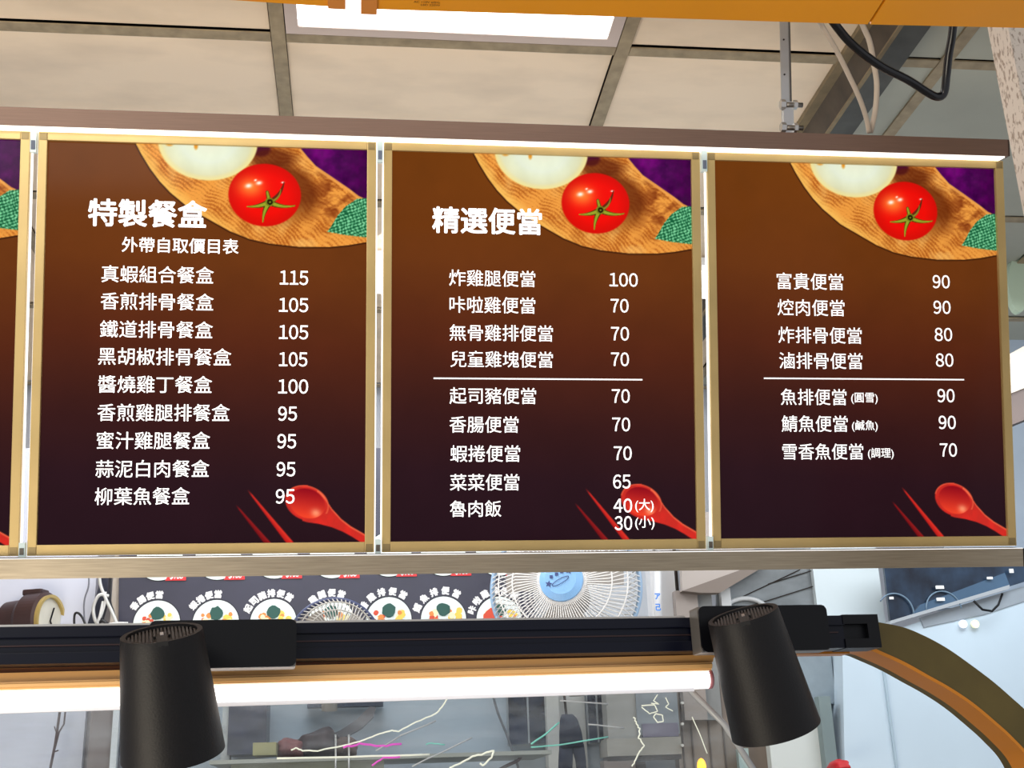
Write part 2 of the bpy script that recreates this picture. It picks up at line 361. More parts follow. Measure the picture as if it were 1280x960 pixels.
    # purple cloth
    pe = interp_curve([(300, 160), (372, 184), (381, 195), (392, 207), (410, 219), (435, 236), (447, 245), (458, 250)])
    pm = np.clip((pe-Y)*.8, 0, 1)*(X > 372); pur = np.stack([88+70*(fb(.05, .05, 51)-.5)*1.6, 6+20*(fb(.1, .1, 52)-.5), 92+60*(fb(.05, .05, 51)-.5)*1.6], -1)
    pur = pur*(1-.35*np.clip((X-415)/45, 0, 1))[..., None]
    mix(np.clip((pe+5-Y)*.5, 0, 1)*(X > 371)*.8, (240, 165, 80)); mix(pm, pur)
    mix(np.clip(3-np.hypot((X-322)/5, (Y-178)/4), 0, 1), (70, 10, 60))
    # dark gap right of onion
    mix(np.clip(2.2-np.hypot((X-336)/18, (Y-190)/8), 0, 1)*.75, (90, 30, 8))
    # onion
    d = np.hypot((X-256)/62, (Y-yy(256, 175))/51); on = np.stack([236-20*np.clip(d-.2, 0, 1)+0*X, 240-14*np.clip(d-.3, 0, 1)**2*4, 214-50*np.clip(d-.55, 0, 1)*2], -1)
    on[..., :] -= (14*(fb(.03, .02, 61)-.5)*2)[..., None]
    rim = np.clip((d-.86)*7, 0, 1)[..., None]; on = on*(1-rim)+np.array((240, 226, 150))*rim
    mix(np.clip((1.02-d)*30, 0, 1), on)
    mix(np.clip(1-np.hypot((X-241)/3.5, (Y-177)/6), 0, 1)*1.5, (226, 150, 40)); mix(np.clip(1-np.hypot((X-208)/6, (Y-176)/3), 0, 1)*1.3, (226, 160, 60))
    # tomato
    d = np.hypot((X-tx_)/46.5, (Y-ty_)/41.5); tm = np.stack([238-50*np.clip(d-.6, 0, 1)*1.5, 14+0*X, 8+0*X], -1)
    g1 = np.exp(-(((X-310)/16)**2+((Y-ty_+10)/13)**2)); tm += g1[..., None]*np.array((20, 110, 40))
    mix(np.clip((1.0-d)*26, 0, 1), tm)
    for hx, hyy, rx, ry in ((307.5, -11.5, 5, 3.5), (320.5, -15.5, 4.5, 3), (316, -19, 2, 1.6), (350.5, -17, 2.5, 1.2)):
        mix(np.exp(-(((X-hx+.25*(Y-ty_-hyy))/rx)**2+((Y-ty_-hyy)/ry)**2)*1.6)*1.1, (255, 244, 226))
    def seg(x0, y0, x1, y1, w0, w1, col, bend=0):
        y0 = ty_+y0; y1 = ty_+y1; dx, dy = x1-x0, y1-y0; L2 = dx*dx+dy*dy; t = np.clip(((X-x0)*dx+(Y-y0)*dy)/L2, 0, 1)
        nx, ny = -dy/math.sqrt(L2), dx/math.sqrt(L2); bb = bend*4*t*(1-t)
        dd = np.hypot(X-(x0+t*dx+nx*bb), Y-(y0+t*dy+ny*bb)); wv = w0+(w1-w0)*t; mix(np.clip((wv-dd)*1.2+.5, 0, 1), col)
    gd, gl = (60, 52, 8), (150, 160, 40)
    for wsc, col in ((1.25, gd), (.75, gl)):
        seg(334, 9, 306, 15.5, 3.6*wsc, .6, col, -2); seg(334, 9, 366, 13, 3.4*wsc, .6, col, 3); seg(334, 9, 326, 35, 3.6*wsc, .6, col, 2); seg(334, 9, 331, -4, 2.6*wsc, 1.6*wsc, col)
    seg(336, 8, 352, -17, 3.6, .7, (100, 38, 18), 3); seg(337, 8, 348, -8, 1.6, .5, (140, 130, 40), 3)
    mix(np.clip(6-np.hypot(X-334, Y-ty_-9), 0, 1), (120, 130, 30)); mix(np.clip(3.4-np.abs(np.hypot(X-334.5, Y-ty_-9)-2.5)*2.2, 0, 1)*(np.hypot(X-334.5, Y-ty_-9) < 4), (30, 26, 6))
    # mint leaf
    up_ = interp_curve([(407, 290), (411, 285), (420, 270), (430, 258), (445, 248), (458, 247)]); lo_ = interp_curve([(407, 290), (414, 291), (430, 294), (458, 297)])
    ser = 1.6*np.abs(np.sin(X*.9)); lm = np.clip(Y-up_+ser*.5, 0, 1)*np.clip(lo_-Y+ser*.6, 0, 1)*(X > 407.5)
    w1 = fb(.09, .09, 71)*9; cell = np.sin(X*.95+Y*.5+w1)*np.sin(Y*1.0-X*.4-w1*.8)+(fb(.5, .5, 73, 2)-.5)*1.6; cc = np.clip(cell*.8+.35, 0, 1)[..., None]
    leaf = np.array((20, 92, 56))*(1-cc)+np.array((130, 214, 158))*cc; mix(lm, leaf)
    # chopsticks
    def yb(x, y): return y+ (0.0137*(x-60))*((y-175)/506)*1.0
    def stick(x0, y0, x1, y1, w1, ca, cb):
        y0 = yb(x0, y0); y1 = yb(x1, y1); dx, dy = x1-x0, y1-y0; L = math.hypot(dx, dy); t = ((X-x0)*dx+(Y-y0)*dy)/L/L; s_ = ((X-x0)*-dy+(Y-y0)*dx)/L
        wv = .6+w1*np.clip(t, 0, 1.6); m_ = np.clip(wv-np.abs(s_)+.5, 0, 1)*np.clip(t*9, 0, 1)*(t > 0)
        kk = np.clip(.5-s_/(2*wv), 0, 1)[..., None]; mix(m_, np.array(ca)*(1-kk)+np.array(cb)*kk)
    stick(297, 630, 339, 680, 2.9, (110, 14, 20), (150, 30, 30)); stick(311, 611, 367, 680, 3.2, (176, 26, 26), (226, 54, 40))
    # spoon
    Yb = Y - .0137*(X-60)*((Y-175)/506)
    dx = X-385; dy = Yb-627.5; a = math.radians(22); e1 = dx*math.cos(a)+dy*math.sin(a); e2 = -dx*math.sin(a)+dy*math.cos(a)
    top = np.interp(X, [385, 400, 408, 416, 428, 440, 458], [605, 613, 622, 634, 647, 656, 666]); bot = np.interp(X, [370, 385, 400, 416, 430, 442, 458], [646, 651, 653, 657, 662.5, 669, 679])
    hm = np.clip(Yb-top+.5, 0, 1)*np.clip(bot-Yb+.5, 0, 1)*(X > 380); bmk = np.clip((1-np.hypot(e1/28.5, e2/21.5))*20, 0, 1); m_ = np.maximum(hm, bmk)
    sp_ = np.stack([206+30*(fb(.08, .05, 81)-.5)*2, 44+0*X, 36+0*X], -1); tl = np.clip(1-(Yb-top)/3, 0, 1)*(X > 398); sp_ = sp_*(1-tl[..., None])+np.array((255, 116, 76))*tl[..., None]
    mix(m_, sp_)
    di = np.hypot((e1-.5)/23.5, (e2)/18.5); kb = np.clip(.5+(e2+e1*.25)/34, 0, 1)[..., None]
    bowl = np.array((146, 12, 26))*(1-kb)+np.array((238, 66, 40))*kb; gl_ = np.exp(-(((e1-15)/6)**2+((e2-7)/5)**2)); bowl = bowl+gl_[..., None]*np.array((30, 90, 70))
    mix(np.clip((1-di)*18, 0, 1), bowl)
    mix(np.clip(1.2-np.abs(np.hypot(e1/28.5, e2/21.5)-.96)*22, 0, 1)*(e2 < 3)*.8, (232, 92, 62))
    C = np.clip(C, 0, 255)/255
    L = np.where(C <= .04045, C/12.92, ((C+.055)/1.055)**2.4)
    return NX, NY, L
def art_mesh():
    NX, NY, L = art_colors()
    xs_ = np.linspace(AX0, AX1, NX); zs_ = np.linspace(AZ1, AZ0, NY); Xg, Zg = np.meshgrid(xs_, zs_)
    V = np.stack([Xg, np.zeros_like(Xg), Zg], -1).reshape(-1, 3)
    idx = np.arange(NX*NY).reshape(NY, NX); q = np.stack([idx[1:, :-1], idx[1:, 1:], idx[:-1, 1:], idx[:-1, :-1]], -1).reshape(-1, 4)
    me = bpy.data.meshes.new('printed_artwork'); me.vertices.add(len(V)); me.vertices.foreach_set('co', V.ravel().astype(np.float32))
    me.loops.add(len(q)*4); me.loops.foreach_set('vertex_index', q.ravel().astype(np.int32))
    me.polygons.add(len(q)); me.polygons.foreach_set('loop_start', np.arange(0, len(q)*4, 4, dtype=np.int32)); me.polygons.foreach_set('loop_total', np.full(len(q), 4, dtype=np.int32))
    me.update(); a = me.color_attributes.new('ink', 'FLOAT_COLOR', 'POINT')
    a.data.foreach_set('color', np.concatenate([L.reshape(-1, 3), np.ones((NX*NY, 1))], 1).ravel().astype(np.float32))
    m = bpy.data.materials.new('backlit_print'); m.use_nodes = True; nt = m.node_tree; p = nt.nodes['Principled BSDF']
    at_n = nt.nodes.new('ShaderNodeVertexColor'); at_n.layer_name = 'ink'
    vm = nt.nodes.new('ShaderNodeVectorMath'); vm.operation = 'SCALE'; vm.inputs['Scale'].default_value = .16; nt.links.new(at_n.outputs[0], vm.inputs[0]); nt.links.new(vm.outputs[0], p.inputs['Base Color']); nt.links.new(at_n.outputs[0], p.inputs['Emission Color']); p.inputs['Emission Strength'].default_value = .92
    p.inputs['Roughness'].default_value = .12; p.inputs['Specular IOR Level'].default_value = .04
    me.materials.append(m); return me
ART = art_mesh()

# rows: (text, x-left px, y-centre px at left, x-right px)
P1 = [('真蝦組合餐盒', 127, 342, 267, '115', 350, 385, 347), ('香煎排骨餐盒', 126, 376, 267, '105', 349, 385, 381), ('鐵道排骨餐盒', 125, 411, 266, '105', 349, 385, 415),
      ('黑胡椒排骨餐盒', 123, 445, 289, '105', 349, 384, 449), ('醬燒雞丁餐盒', 123, 480, 265, '100', 348, 385, 483), ('香煎雞腿排餐盒', 122, 515.5, 287, '95', 348, 371, 517),
      ('蜜汁雞腿餐盒', 121, 550.5, 262.5, '95', 347, 370, 551.5), ('蒜泥白肉餐盒', 119.5, 586, 261.5, '95', 346, 369, 586.5), ('柳葉魚餐盒', 118.5, 620.5, 237, '95', 345, 368, 620.5)]
P2 = [('炸雞腿便當', 561.5, 347, 669, '100', 762, 797, 349.5), ('咔啦雞便當', 562, 380.5, 669, '70', 763.5, 785.5, 382), ('無骨雞排便當', 562, 415.5, 691, '70', 764, 786, 417),
      ('兒童雞塊便當', 563, 448.5, 691, '70', 764, 786, 449), ('起司豬便當', 562, 494.5, 670, '70', 765, 787, 495), ('香腸便當', 562, 530.5, 648, '70', 765.5, 787.5, 530.5),
      ('蝦捲便當', 563, 567, 650, '70', 767.5, 789.5, 566.5), ('菜菜便當', 562.5, 603, 649, '65', 766.5, 788, 602), ('魯肉飯', 562.5, 636, 626.5, '40', 767, 790, 632), ('', 0, 0, 0, '30', 768.5, 790, 654)]
P3 = [('富貴便當', 971, 351, 1054, '90', 1166, 1187, 352), ('焢肉便當', 972, 384, 1055.5, '90', 1167, 1188, 384), ('炸排骨便當', 973, 418.5, 1077, '80', 1168.5, 1190, 418),
      ('滷排骨便當', 974, 450.5, 1078, '80', 1170, 1191.5, 450), ('魚排便當', 976, 496, 1058, '90', 1172, 1193, 494.5), ('鯖魚便當', 977, 529.5, 1059.5, '90', 1173.5, 1194.5, 528), ('雪香魚便當', 978, 564.5, 1079, '70', 1175, 1196, 562.5)]
EX2 = [('(大)', 794, 632, 817), ('(小)', 794, 653.5, 818)]; EX3 = [('(圓雪)', 1064, 498, 1097), ('(鹹魚)', 1065, 532.5, 1097), ('(調理)', 1085, 567, 1117)]
TY1 = [('特製餐盒', 111, 265, 258)]; SB1 = [('外帶自取價目表', 152.5, 305.5, 298)]
TY2 = [('精選便當', 541, 274.5, 676.5)]
L2 = [(542, 473.5, 803, 474)]; L3 = [(955, 475, 1205, 472.5)]
def panel(idx, label, rows, extras, titles, subs, lines):
    ox = (idx-1)*(PW+GAP)
    t = thing('menu_sign', label, 'menu sign', RACK @ Vector((ox, .007, 0)), (TILT, 0, 0), 'backlit menu signs on the rack')
    # clear acrylic backing with lit edge
    B('acrylic_back', -.0022, PW+.0022, .001, .006, -PH-.0008, .0003, M_edge, t)
    # four frame rails
    y0, y1 = -.007, .001
    for nm, (a, b, c, d) in (('frame_rail', (0, al, -PH, 0)), ('frame_rail', (PW-ar_, PW, -PH, 0)), ('frame_rail', (al, PW-ar_, -at_, 0)), ('frame_rail', (al, PW-ar_, -PH, -PH+ab))):
        B(nm, a, b, y0, y1, c, d, M_gold, t, bev=.001)
    cs = .011
    for (a, b) in ((.002, -.002-cs), (PW-.002-cs, -.002-cs), (.002, -PH+.002), (PW-.002-cs, -PH+.002)):
        B('corner_cap', a, a+cs, y0-.0008, y0, b, b+cs, M_goldc, t, bev=.0003)
    art = bpy.data.objects.new('printed_artwork', ART); COL.objects.link(art); art.parent = t; art.location = (0, -.001, 0)
    def wid(x0, x1, y): a = uv(x0, y, .0045); b = uv(x1, y, .0045); return a[0]-ox, a[1], b[0]-a[0]
    for r in rows:
        it = []
        if r[0]: a, z, w_ = wid(r[1], r[3], r[2]); it.append((r[0], a, z, w_))
        if it: link('menu_text', text_mesh('menu_text', it, -.0016, .004), M_white, art)
        a, z, w_ = wid(r[5], r[6], r[7]); link('price_text', text_mesh('price_text', [(r[4], a, z, w_, .0222)], -.0016, .009), M_white, art)
    for r in extras:
        a, z, w_ = wid(r[1], r[3], r[2]); link('menu_note', text_mesh('menu_note', [(r[0], a, z, w_)], -.0016, .006), M_white, art)
    for r in titles:
        a, z, w_ = wid(r[1], r[3], r[2]); link('menu_title', text_mesh('menu_title', [(r[0], a, z, w_)], -.0017, .024), M_white, art)
    for r in subs:
        a, z, w_ = wid(r[1], r[3], r[2]); link('menu_subtitle', text_mesh('menu_subtitle', [(r[0], a, z, w_)], -.0016, .010), M_white, art)
    for (x0, y0_, x1, y1_) in lines:
        a, z = uv(x0, y0_, .0045); b, z2 = uv(x1, y1_, .0045); B('divider_line', a-ox, b-ox, -.0018, -.0012, (z+z2)/2-.0011, (z+z2)/2+.0011, M_white, art)
    return t
panel(0, 'brown menu sign cut off by the left edge of the picture', [], [], [], [], [])
panel(1, 'brown menu sign with a title and nine lunch box prices from 115 to 95', P1, [], TY1, SB1, L2[:0])
panel(2, 'middle brown menu sign with prices from 100 down to 30', P2, EX2, TY2, [], L2)
panel(3, 'rightmost brown menu sign without a title, prices 90 to 70', P3, EX3, [], [], L3)

# ================================================================ CABLES
def rk(px, py, y): x, z = uv(px, py, y); return RACK @ Vector((x, y, z))
def cable(name, pts, r, m, label, extra=None):
    bm = bmesh.new(); tube(bm, smooth_path(pts, 10), r, 10); o = link(name, bm, m, None, True); return tag(o, label, 'cable')
pts1 = [(1020, 15, -.12), (1028, 33, -.10), (1045, 62, -.075), (1060, 92, -.05), (1074, 122, -.03), (1083, 148, -.012), (1086.5, 166, .0)]
c1 = [rk(*p) for p in pts1]; c1 = [Vector((c1[0].x, c1[0].y, ZC))]+c1
cable('conduit_cable', c1, .0042, M_cablew, 'pale grey cable curving down to the top rail, left one of the pair')
pts2 = [(1070, 10, -.08), (1079, 33, -.06), (1087, 52, -.045), (1092, 78, -.03), (1096, 105, -.018), (1094.5, 135, -.004), (1090, 158, .003), (1088, 166, .006)]
c2 = [rk(*p) for p in pts2]; c2 = [Vector((c2[0].x, c2[0].y, ZC))]+c2
cable('conduit_cable', c2, .0046, M_cablew, 'pale grey cable with tiny black print, right one of the pair')
c3 = [at(1028, 8, 1.55), at(1048, 36, 1.57), at(1068, 58, 1.58), at(1100, 82, 1.6), at(1135, 100, 1.62), at(1160, 116, 1.63), at(1172, 121, 1.635), at(1180, 116, 1.635), at(1183, 95, 1.63), at(1186, 68, 1.62), at(1190, 45, 1.61), at(1193, 15, 1.6)]
cable('black_cable', c3, .0056, M_cableb, 'thick black cable hanging in a V below the orange canopy')

# ================================================================ TRACK + SPOTLIGHTS
TL = at(-90, 808.5, 1.065); TR = at(1099, 788.5, 1.265)
TM = frame_mat(TL, TR-TL, Vector((0, 0, 1))); TI = TM.inverted(); tl_len = (TR-TL).length
def tl(px, py, y=0.0):
    o = TI @ CAM; d = TI.to_3x3() @ ray(px, py); t = (y-o.y)/d.y; p = o+d*t; return p.x, p.z
def set_m(o, M): o.matrix_world = M
track = thing('light_track', 'long black ceiling style light track running across above the gold trim', 'light track'); set_m(track, TM)
hh = .0165
bm = bmesh.new(); box(bm, 0, tl_len-.038, 0, .03, hh-.010, hh, .001); box(bm, 0, tl_len-.038, .004, .03, -hh+.010, hh-.010); box(bm, 0, tl_len-.038, .001, .03, -hh, -hh+.010, .0008)
link('track_body', bm, M_navy, track)
B('conductor_strip', 0, tl_len-.045, .0025, .004, -.001, .0002, mat('copper_dull', (60, 44, 44), .3, metal=.6), track)
bm = bmesh.new(); box(bm, tl_len-.04, tl_len, -.001, .031, hh-.009, hh+.0005); box(bm, tl_len-.04, tl_len, -.001, .031, -hh-.0005, -hh+.009); box(bm, tl_len-.013, tl_len, -.001, .031, -hh+.009, hh-.009); box(bm, tl_len-.04, tl_len-.013, .006, .031, -hh+.009, hh-.009)
link('end_cap', bm, M_black, track)
B('top_lip', 0, tl(862, 780)[0], .012, .034, hh+.0005, hh+.0035, mat('silver_lip', (205, 203, 198), .3, metal=.4), track)

def spot(idx, bx, head, label):
    (x0, y0, x1, y1) = bx
    a, z1 = tl(x0, y0, -.026); b, z0 = tl(x1, y1, -.026)
    a2, za = tl(x0, (y0+y1)/2, -.026)
    t = thing('track_spotlight', label, 'spotlight', group='black spotlights on the track'); set_m(t, TM @ Matrix.Translation(((a+b)/2, 0, za)))
    L = (b-a)/2; H = (tl((x0+x1)/2, y0, -.026)[1]-tl((x0+x1)/2, y1, -.026)[1])/2; zc = (tl((x0+x1)/2, y0, -.026)[1]+tl((x0+x1)/2, y1, -.026)[1])/2-za
    B('adapter_body', -L, L, -.025, .0, zc-H, zc+H, M_side, t, bev=.002)
    bm = bmesh.new(); r = .006; pts = []
    for cx, cz, a0 in ((L-r, H-r, 0), (-L+r, H-r, 90), (-L+r, -H+r, 180), (L-r, -H+r, 270)):
        for k in range(6): an = math.radians(a0+k*18); pts.append(Vector((cx+r*math.cos(an), -.0275, zc+cz+r*math.sin(an))))
    prism(bm, pts, (0, .0027, 0)); link('adapter_cover', bm, M_black, t)
    # head
    (tx, ty, bxp, byp, r1, r2, dd, tiltdeg) = head
    Tp = at(tx, ty, dd); rr = ray(tx, ty).normalized()
    im = (CR*(bxp-tx) + CU*(ty-byp)); im = (im-rr*im.dot(rr)).normalized()
    ax = (im*math.cos(math.radians(tiltdeg))+rr*math.sin(math.radians(tiltdeg))).normalized()
    # length so the end projects at byp
    Lh = .05
    for _ in range(40):
        e = Tp+ax*Lh-CAM; py = 480-F*e.dot(CU)/e.dot(CF); Lh *= 1+(byp-py)/max(40, byp-ty)*.8
    Wm = frame_mat(Tp, rr.cross(ax), -ax)   # local z up = -axis, origin at top centre
    loc = (TM @ Matrix.Translation(((a+b)/2, 0, za))).inverted() @ Wm
    R1 = r1*dd/F; R2 = r2*(Tp+ax*Lh-CAM).dot(CF)/F
    n = 64; prof = [(0, -.004), (R1*.84, -.004), (R1*.86, .0), (R1*.985, 0), (R1, -.0025)]+[(R1+(R2-R1)*(k/12)**1.0, -.0025-(Lh-.0025)*k/12) for k in range(1, 13)]+[(R2*.96, -Lh), (R2*.9, -Lh+.03), (0, -Lh+.034)]
    bm = bmesh.new(); rings = []
    for (r_, z_) in prof: rings.append([bm.verts.new((r_*math.cos(2*math.pi*k/n), r_*math.sin(2*math.pi*k/n), z_)) for k in range(n)] if r_ > 0 else [bm.verts.new((0, 0, z_))])
    for i in range(len(rings)-1):
        A, Bq = rings[i], rings[i+1]
        for k in range(n):
            if len(A) == 1: bm.faces.new((A[0], Bq[(k+1) % n], Bq[k]))
            elif len(Bq) == 1: bm.faces.new((A[k], A[(k+1) % n], Bq[0]))
            else: bm.faces.new((A[k], A[(k+1) % n], Bq[(k+1) % n], Bq[k]))
    h = link('lamp_head', bm, M_blackm, t, True); h.matrix_local = loc
    h.data.set_sharp_from_angle(angle=math.radians(35))
    bm = bmesh.new()
    for k in range(-9, 10):
        xx = k*R1*.84/9.6; hl = math.sqrt(max(0, (R1*.82)**2-xx*xx)); 
        yl = -hl
        if abs(xx) < R1*.2: yl2 = R1*.05
        else: yl2 = hl
        if yl2-yl > .004: box(bm, xx-R1*.026, xx+R1*.026, yl, yl2, -.0045, -.0018)
    link('cooling_rib', bm, mat('rib_black', (34, 33, 34), .5), h)['kind'] = 'stuff'
    # slot in the rear rim and the arm that carries the head
    B('slot', -R1*.13, R1*.13, R1*.12, R1*1.0, -.0035, .0006, mat('slot_black', (5, 5, 7), .6), h)
    B('pivot_pin', -.0015, .0015, R1*.05, R1*.35, -.003, .001, M_steel, h)
    hw_ = loc @ Vector((0, R1*.45, -.006)); bm = bmesh.new(); tube(bm, [hw_, Vector((hw_.x, -.012, max(hw_.z, zc-H*.6)))], .0055, 12); link('swivel_arm', bm, M_black, t, True)
    bm = bmesh.new(); tube(bm, [(0, 0, -Lh+.036), (0, 0, -Lh+.033)], R2*.8, 32); link('lens', bm, mat('lens_glass', (180, 180, 176), .1), h)
    return t
spot(1, (187, 775, 370, 835), (202, 791, 216.5, 942, 50.5, 63.5, 1.02, 13), 'black cone spotlight on the track, left one, below the first menu sign')
spot(2, (872, 757, 1039, 814), (928.5, 768, 970, 912, 45, 56.5, 1.16, 12), 'black cone spotlight on the track, right one, below the rightmost menu sign')

# ================================================================ SHOWCASE FRAME (gold trim, arch, LED tube, acrylic)
def fpt(px, py, dep=0.03):   # point on the frame plane just behind the track
    o = TI @ CAM; d = TI.to_3x3() @ ray(px, py); t = (dep-o.y)/d.y; return TM @ (o+d*t)
ydir = (TM.to_3x3() @ Vector((0, 1, 0)))
case = thing('showcase_frame', 'gold metal frame of the food showcase with a curved right end', 'display case', fpt(-80, 850))
CO = Vector(case.location)
outer = [(1040, 772), (1075, 773), (1098, 777.7), (1129, 784), (1157, 795.5), (1185, 811), (1213, 830.6), (1241, 851.7), (1263.7, 871.4), (1290, 896), (1325, 940), (1350, 990)]
mid = [(1030, 808), (1060, 809), (1084, 811.5), (1101, 818), (1129, 830.6), (1157, 846), (1185, 861.5), (1213, 880), (1241, 903), (1262, 922), (1285, 948), (1305, 990)]
def strip(name, la, lb, m, parent, org, dep=.03, n=6, thick=.004):
    A = smooth_path([fpt(*p, dep) for p in la], n); Bp = smooth_path([fpt(*p, dep) for p in lb], n); bm = bmesh.new()
    va = [bm.verts.new(p-org) for p in A]; vb = [bm.verts.new(p-org) for p in Bp]; va2 = [bm.verts.new(p-org+ydir*thick) for p in A]; vb2 = [bm.verts.new(p-org+ydir*thick) for p in Bp]
    for i in range(len(va)-1):
        bm.faces.new((va[i], va[i+1], vb[i+1], vb[i])); bm.faces.new((va2[i], vb2[i], vb2[i+1], va2[i+1])); bm.faces.new((va[i], va2[i], va2[i+1], va[i+1])); bm.faces.new((vb[i], vb[i+1], vb2[i+1], vb2[i]))
    bm.faces.new((va[0], vb[0], vb2[0], va2[0])); bm.faces.new((va[-1], va2[-1], vb2[-1], vb[-1]))
    return link(name, bm, m, parent, False)
strip('arched_end', outer, mid, M_olive, case, CO, .032, 6, .05)
mid2 = [(x, y+.6) for x, y in mid]
bm = bmesh.new(); A = smooth_path([fpt(*p, .031) for p in mid2], 6); ins = 1.0
for dz in (0,):
    va = [bm.verts.new(p-CO) for p in A]; vb = [bm.verts.new(p-CO+ydir*.036) for p in A]; vc = [bm.verts.new(p-CO+ydir*.036+(fpt(1000, 1000)-p).normalized()*-.004) for p in A]; vd = [bm.verts.new(p-CO+(fpt(1000, 1000)-p).normalized()*-.004) for p in A]
    for i in range(len(A)-1):
        for (p, q) in ((va, vb), (vb, vc), (vc, vd), (vd, va)): bm.faces.new((p[i], p[i+1], q[i+1], q[i]))
link('inner_band', bm, M_inner, case)
# straight trims: each is a bar between two pixel lines
def bar(name, l0, r0, l1, r1, m, parent, org, dep, thick, rnd=False):
    a, b, c, d = fpt(*l0, dep), fpt(*r0, dep), fpt(*r1, dep), fpt(*l1, dep)
    bm = bmesh.new(); prism(bm, [p-org for p in (a, b, c, d)], ydir*thick)
    if rnd: bmesh.ops.bevel(bm, geom=[e for e in bm.edges if e.calc_length() > .2], offset=.002, segments=3, affect='EDGES')
    return link(name, bm, m, parent)
xL = -80
bar('trim_lip', (xL, 832.5), (1062, 806), (xL, 836.5), (1062, 811), mat('bright_gold', (240, 184, 84), .25, metal=.5), case, CO, .026, .01)
bar('trim_groove', (xL, 836.5), (1050, 811), (xL, 843.5), (1050, 813.5), M_trimd, case, CO, .034, .01)
bar('trim_flat', (xL, 843.5), (893, 818), (xL, 855), (891, 827.5), M_trim, case, CO, .030, .012)
bar('trim_bead', (xL, 855), (891, 827.5), (xL, 864.5), (890, 837.5), mat('gold_bead', (255, 200, 130), .35, metal=.15), case, CO, .024, .016, True)
bar('trim_end', (890, 812), (1062, 810), (890, 819), (1062, 817), M_inner, case, CO, .036, .02)
# LED tube light under the trim
led = thing('led_tube_light', 'glowing white tube light under the gold trim', 'light', fpt(xL, 876, .05)); LO = Vector(led.location)
p0, p1 = fpt(xL, 877, .05), fpt(884, 849, .05)
bm = bmesh.new(); tube(bm, [p0-LO, p1-LO], .0095, 16); link('light_tube', bm, mat('tube_glow', (255, 255, 255), .4, em=2.0), led, True)
bar('tube_diffuser', (xL, 885), (868, 858), (xL, 894.5), (868, 864), mat('tube_shade', (214, 214, 220), .4, em=.25), led, LO, .046, .004)
bm = bmesh.new(); tube(bm, [p1-LO, p1-LO+(p1-p0).normalized()*.004], .0098, 16); link('tube_cap', bm, mat('pink_cap', (196, 128, 140), .5), led, True)

# acrylic sheet with squiggly light reflections painted on as thin strokes
gl = bpy.data.materials.new('acrylic'); gl.use_nodes = True; nt = gl.node_tree; nt.nodes.clear()
out = nt.nodes.new('ShaderNodeOutputMaterial'); mx = nt.nodes.new('ShaderNodeMixShader'); tr = nt.nodes.new('ShaderNodeBsdfTransparent'); gs = nt.nodes.new('ShaderNodeBsdfPrincipled')
tr.inputs[0].default_value = (.93, .96, .97, 1); gs.inputs['Base Color'].default_value = (.55, .6, .66, 1); gs.inputs['Roughness'].default_value = .15
nz = nt.nodes.new('ShaderNodeTexNoise'); nz.inputs['Scale'].default_value = 9; nz.inputs['Detail'].default_value = 8; mr = nt.nodes.new('ShaderNodeMapRange')
mr.inputs[1].default_value = .35; mr.inputs[2].default_value = .8; mr.inputs[3].default_value = .0; mr.inputs[4].default_value = .16
nt.links.new(nz.outputs['Fac'], mr.inputs[0]); nt.links.new(mr.outputs[0], mx.inputs[0]); nt.links.new(tr.outputs[0], mx.inputs[1]); nt.links.new(gs.outputs[0], mx.inputs[2]); nt.links.new(mx.outputs[0], out.inputs[0])
acr = thing('acrylic_screen', 'smeared clear acrylic screen with painted white and green glints below the tube light', 'screen', fpt(xL, 900, .10)); AO = Vector(acr.location)
bm = bmesh.new(); prism(bm, [fpt(*p, .10)-AO for p in ((xL, 890), (858, 860), (890, 884), (960, 1010), (xL, 1010))], ydir*.002); link('clear_sheet', bm, gl, acr)
bm = bmesh.new(); tube(bm, [fpt(862, 862, .098)-AO, fpt(905, 905, .098)-AO, fpt(957, 985, .098)-AO], .0034, 6); link('sheet_edge', bm, mat('sheet_edge', (176, 178, 180), .2), acr, True)
sq_w = mat('glint_white', (224, 228, 214), .4, em=.3); sq_g = mat('glint_teal', (120, 196, 186), .4, em=.1); sq_p = mat('glint_pink', (220, 90, 200), .4, em=.15)
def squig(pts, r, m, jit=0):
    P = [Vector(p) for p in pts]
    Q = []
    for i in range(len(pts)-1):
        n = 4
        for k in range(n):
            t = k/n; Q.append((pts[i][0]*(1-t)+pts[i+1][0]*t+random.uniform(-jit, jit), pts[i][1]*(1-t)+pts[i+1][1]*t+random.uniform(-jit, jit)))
    Q.append(pts[-1]); bm = bmesh.new(); tube(bm, [fpt(*q, .096)-AO for q in Q], r, 5); link('glint_smear_line', bm, m, acr, True)
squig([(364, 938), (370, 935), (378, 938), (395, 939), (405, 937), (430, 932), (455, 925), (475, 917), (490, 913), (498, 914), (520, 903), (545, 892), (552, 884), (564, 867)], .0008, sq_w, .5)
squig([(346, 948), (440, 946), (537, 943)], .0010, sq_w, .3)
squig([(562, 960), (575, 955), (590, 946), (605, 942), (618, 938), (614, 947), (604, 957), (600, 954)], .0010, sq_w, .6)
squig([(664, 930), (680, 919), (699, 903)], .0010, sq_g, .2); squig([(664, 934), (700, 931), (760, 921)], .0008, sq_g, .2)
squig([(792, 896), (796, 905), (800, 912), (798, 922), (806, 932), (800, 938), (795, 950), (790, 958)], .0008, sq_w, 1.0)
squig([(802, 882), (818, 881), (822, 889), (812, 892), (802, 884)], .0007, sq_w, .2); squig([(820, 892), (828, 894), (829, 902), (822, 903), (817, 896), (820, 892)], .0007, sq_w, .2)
squig([(822, 868), (817, 876), (824, 880), (814, 879)], .0006, sq_w, .2); squig([(832, 872), (836, 880), (832, 884), (841, 889)], .0006, sq_w, .2)
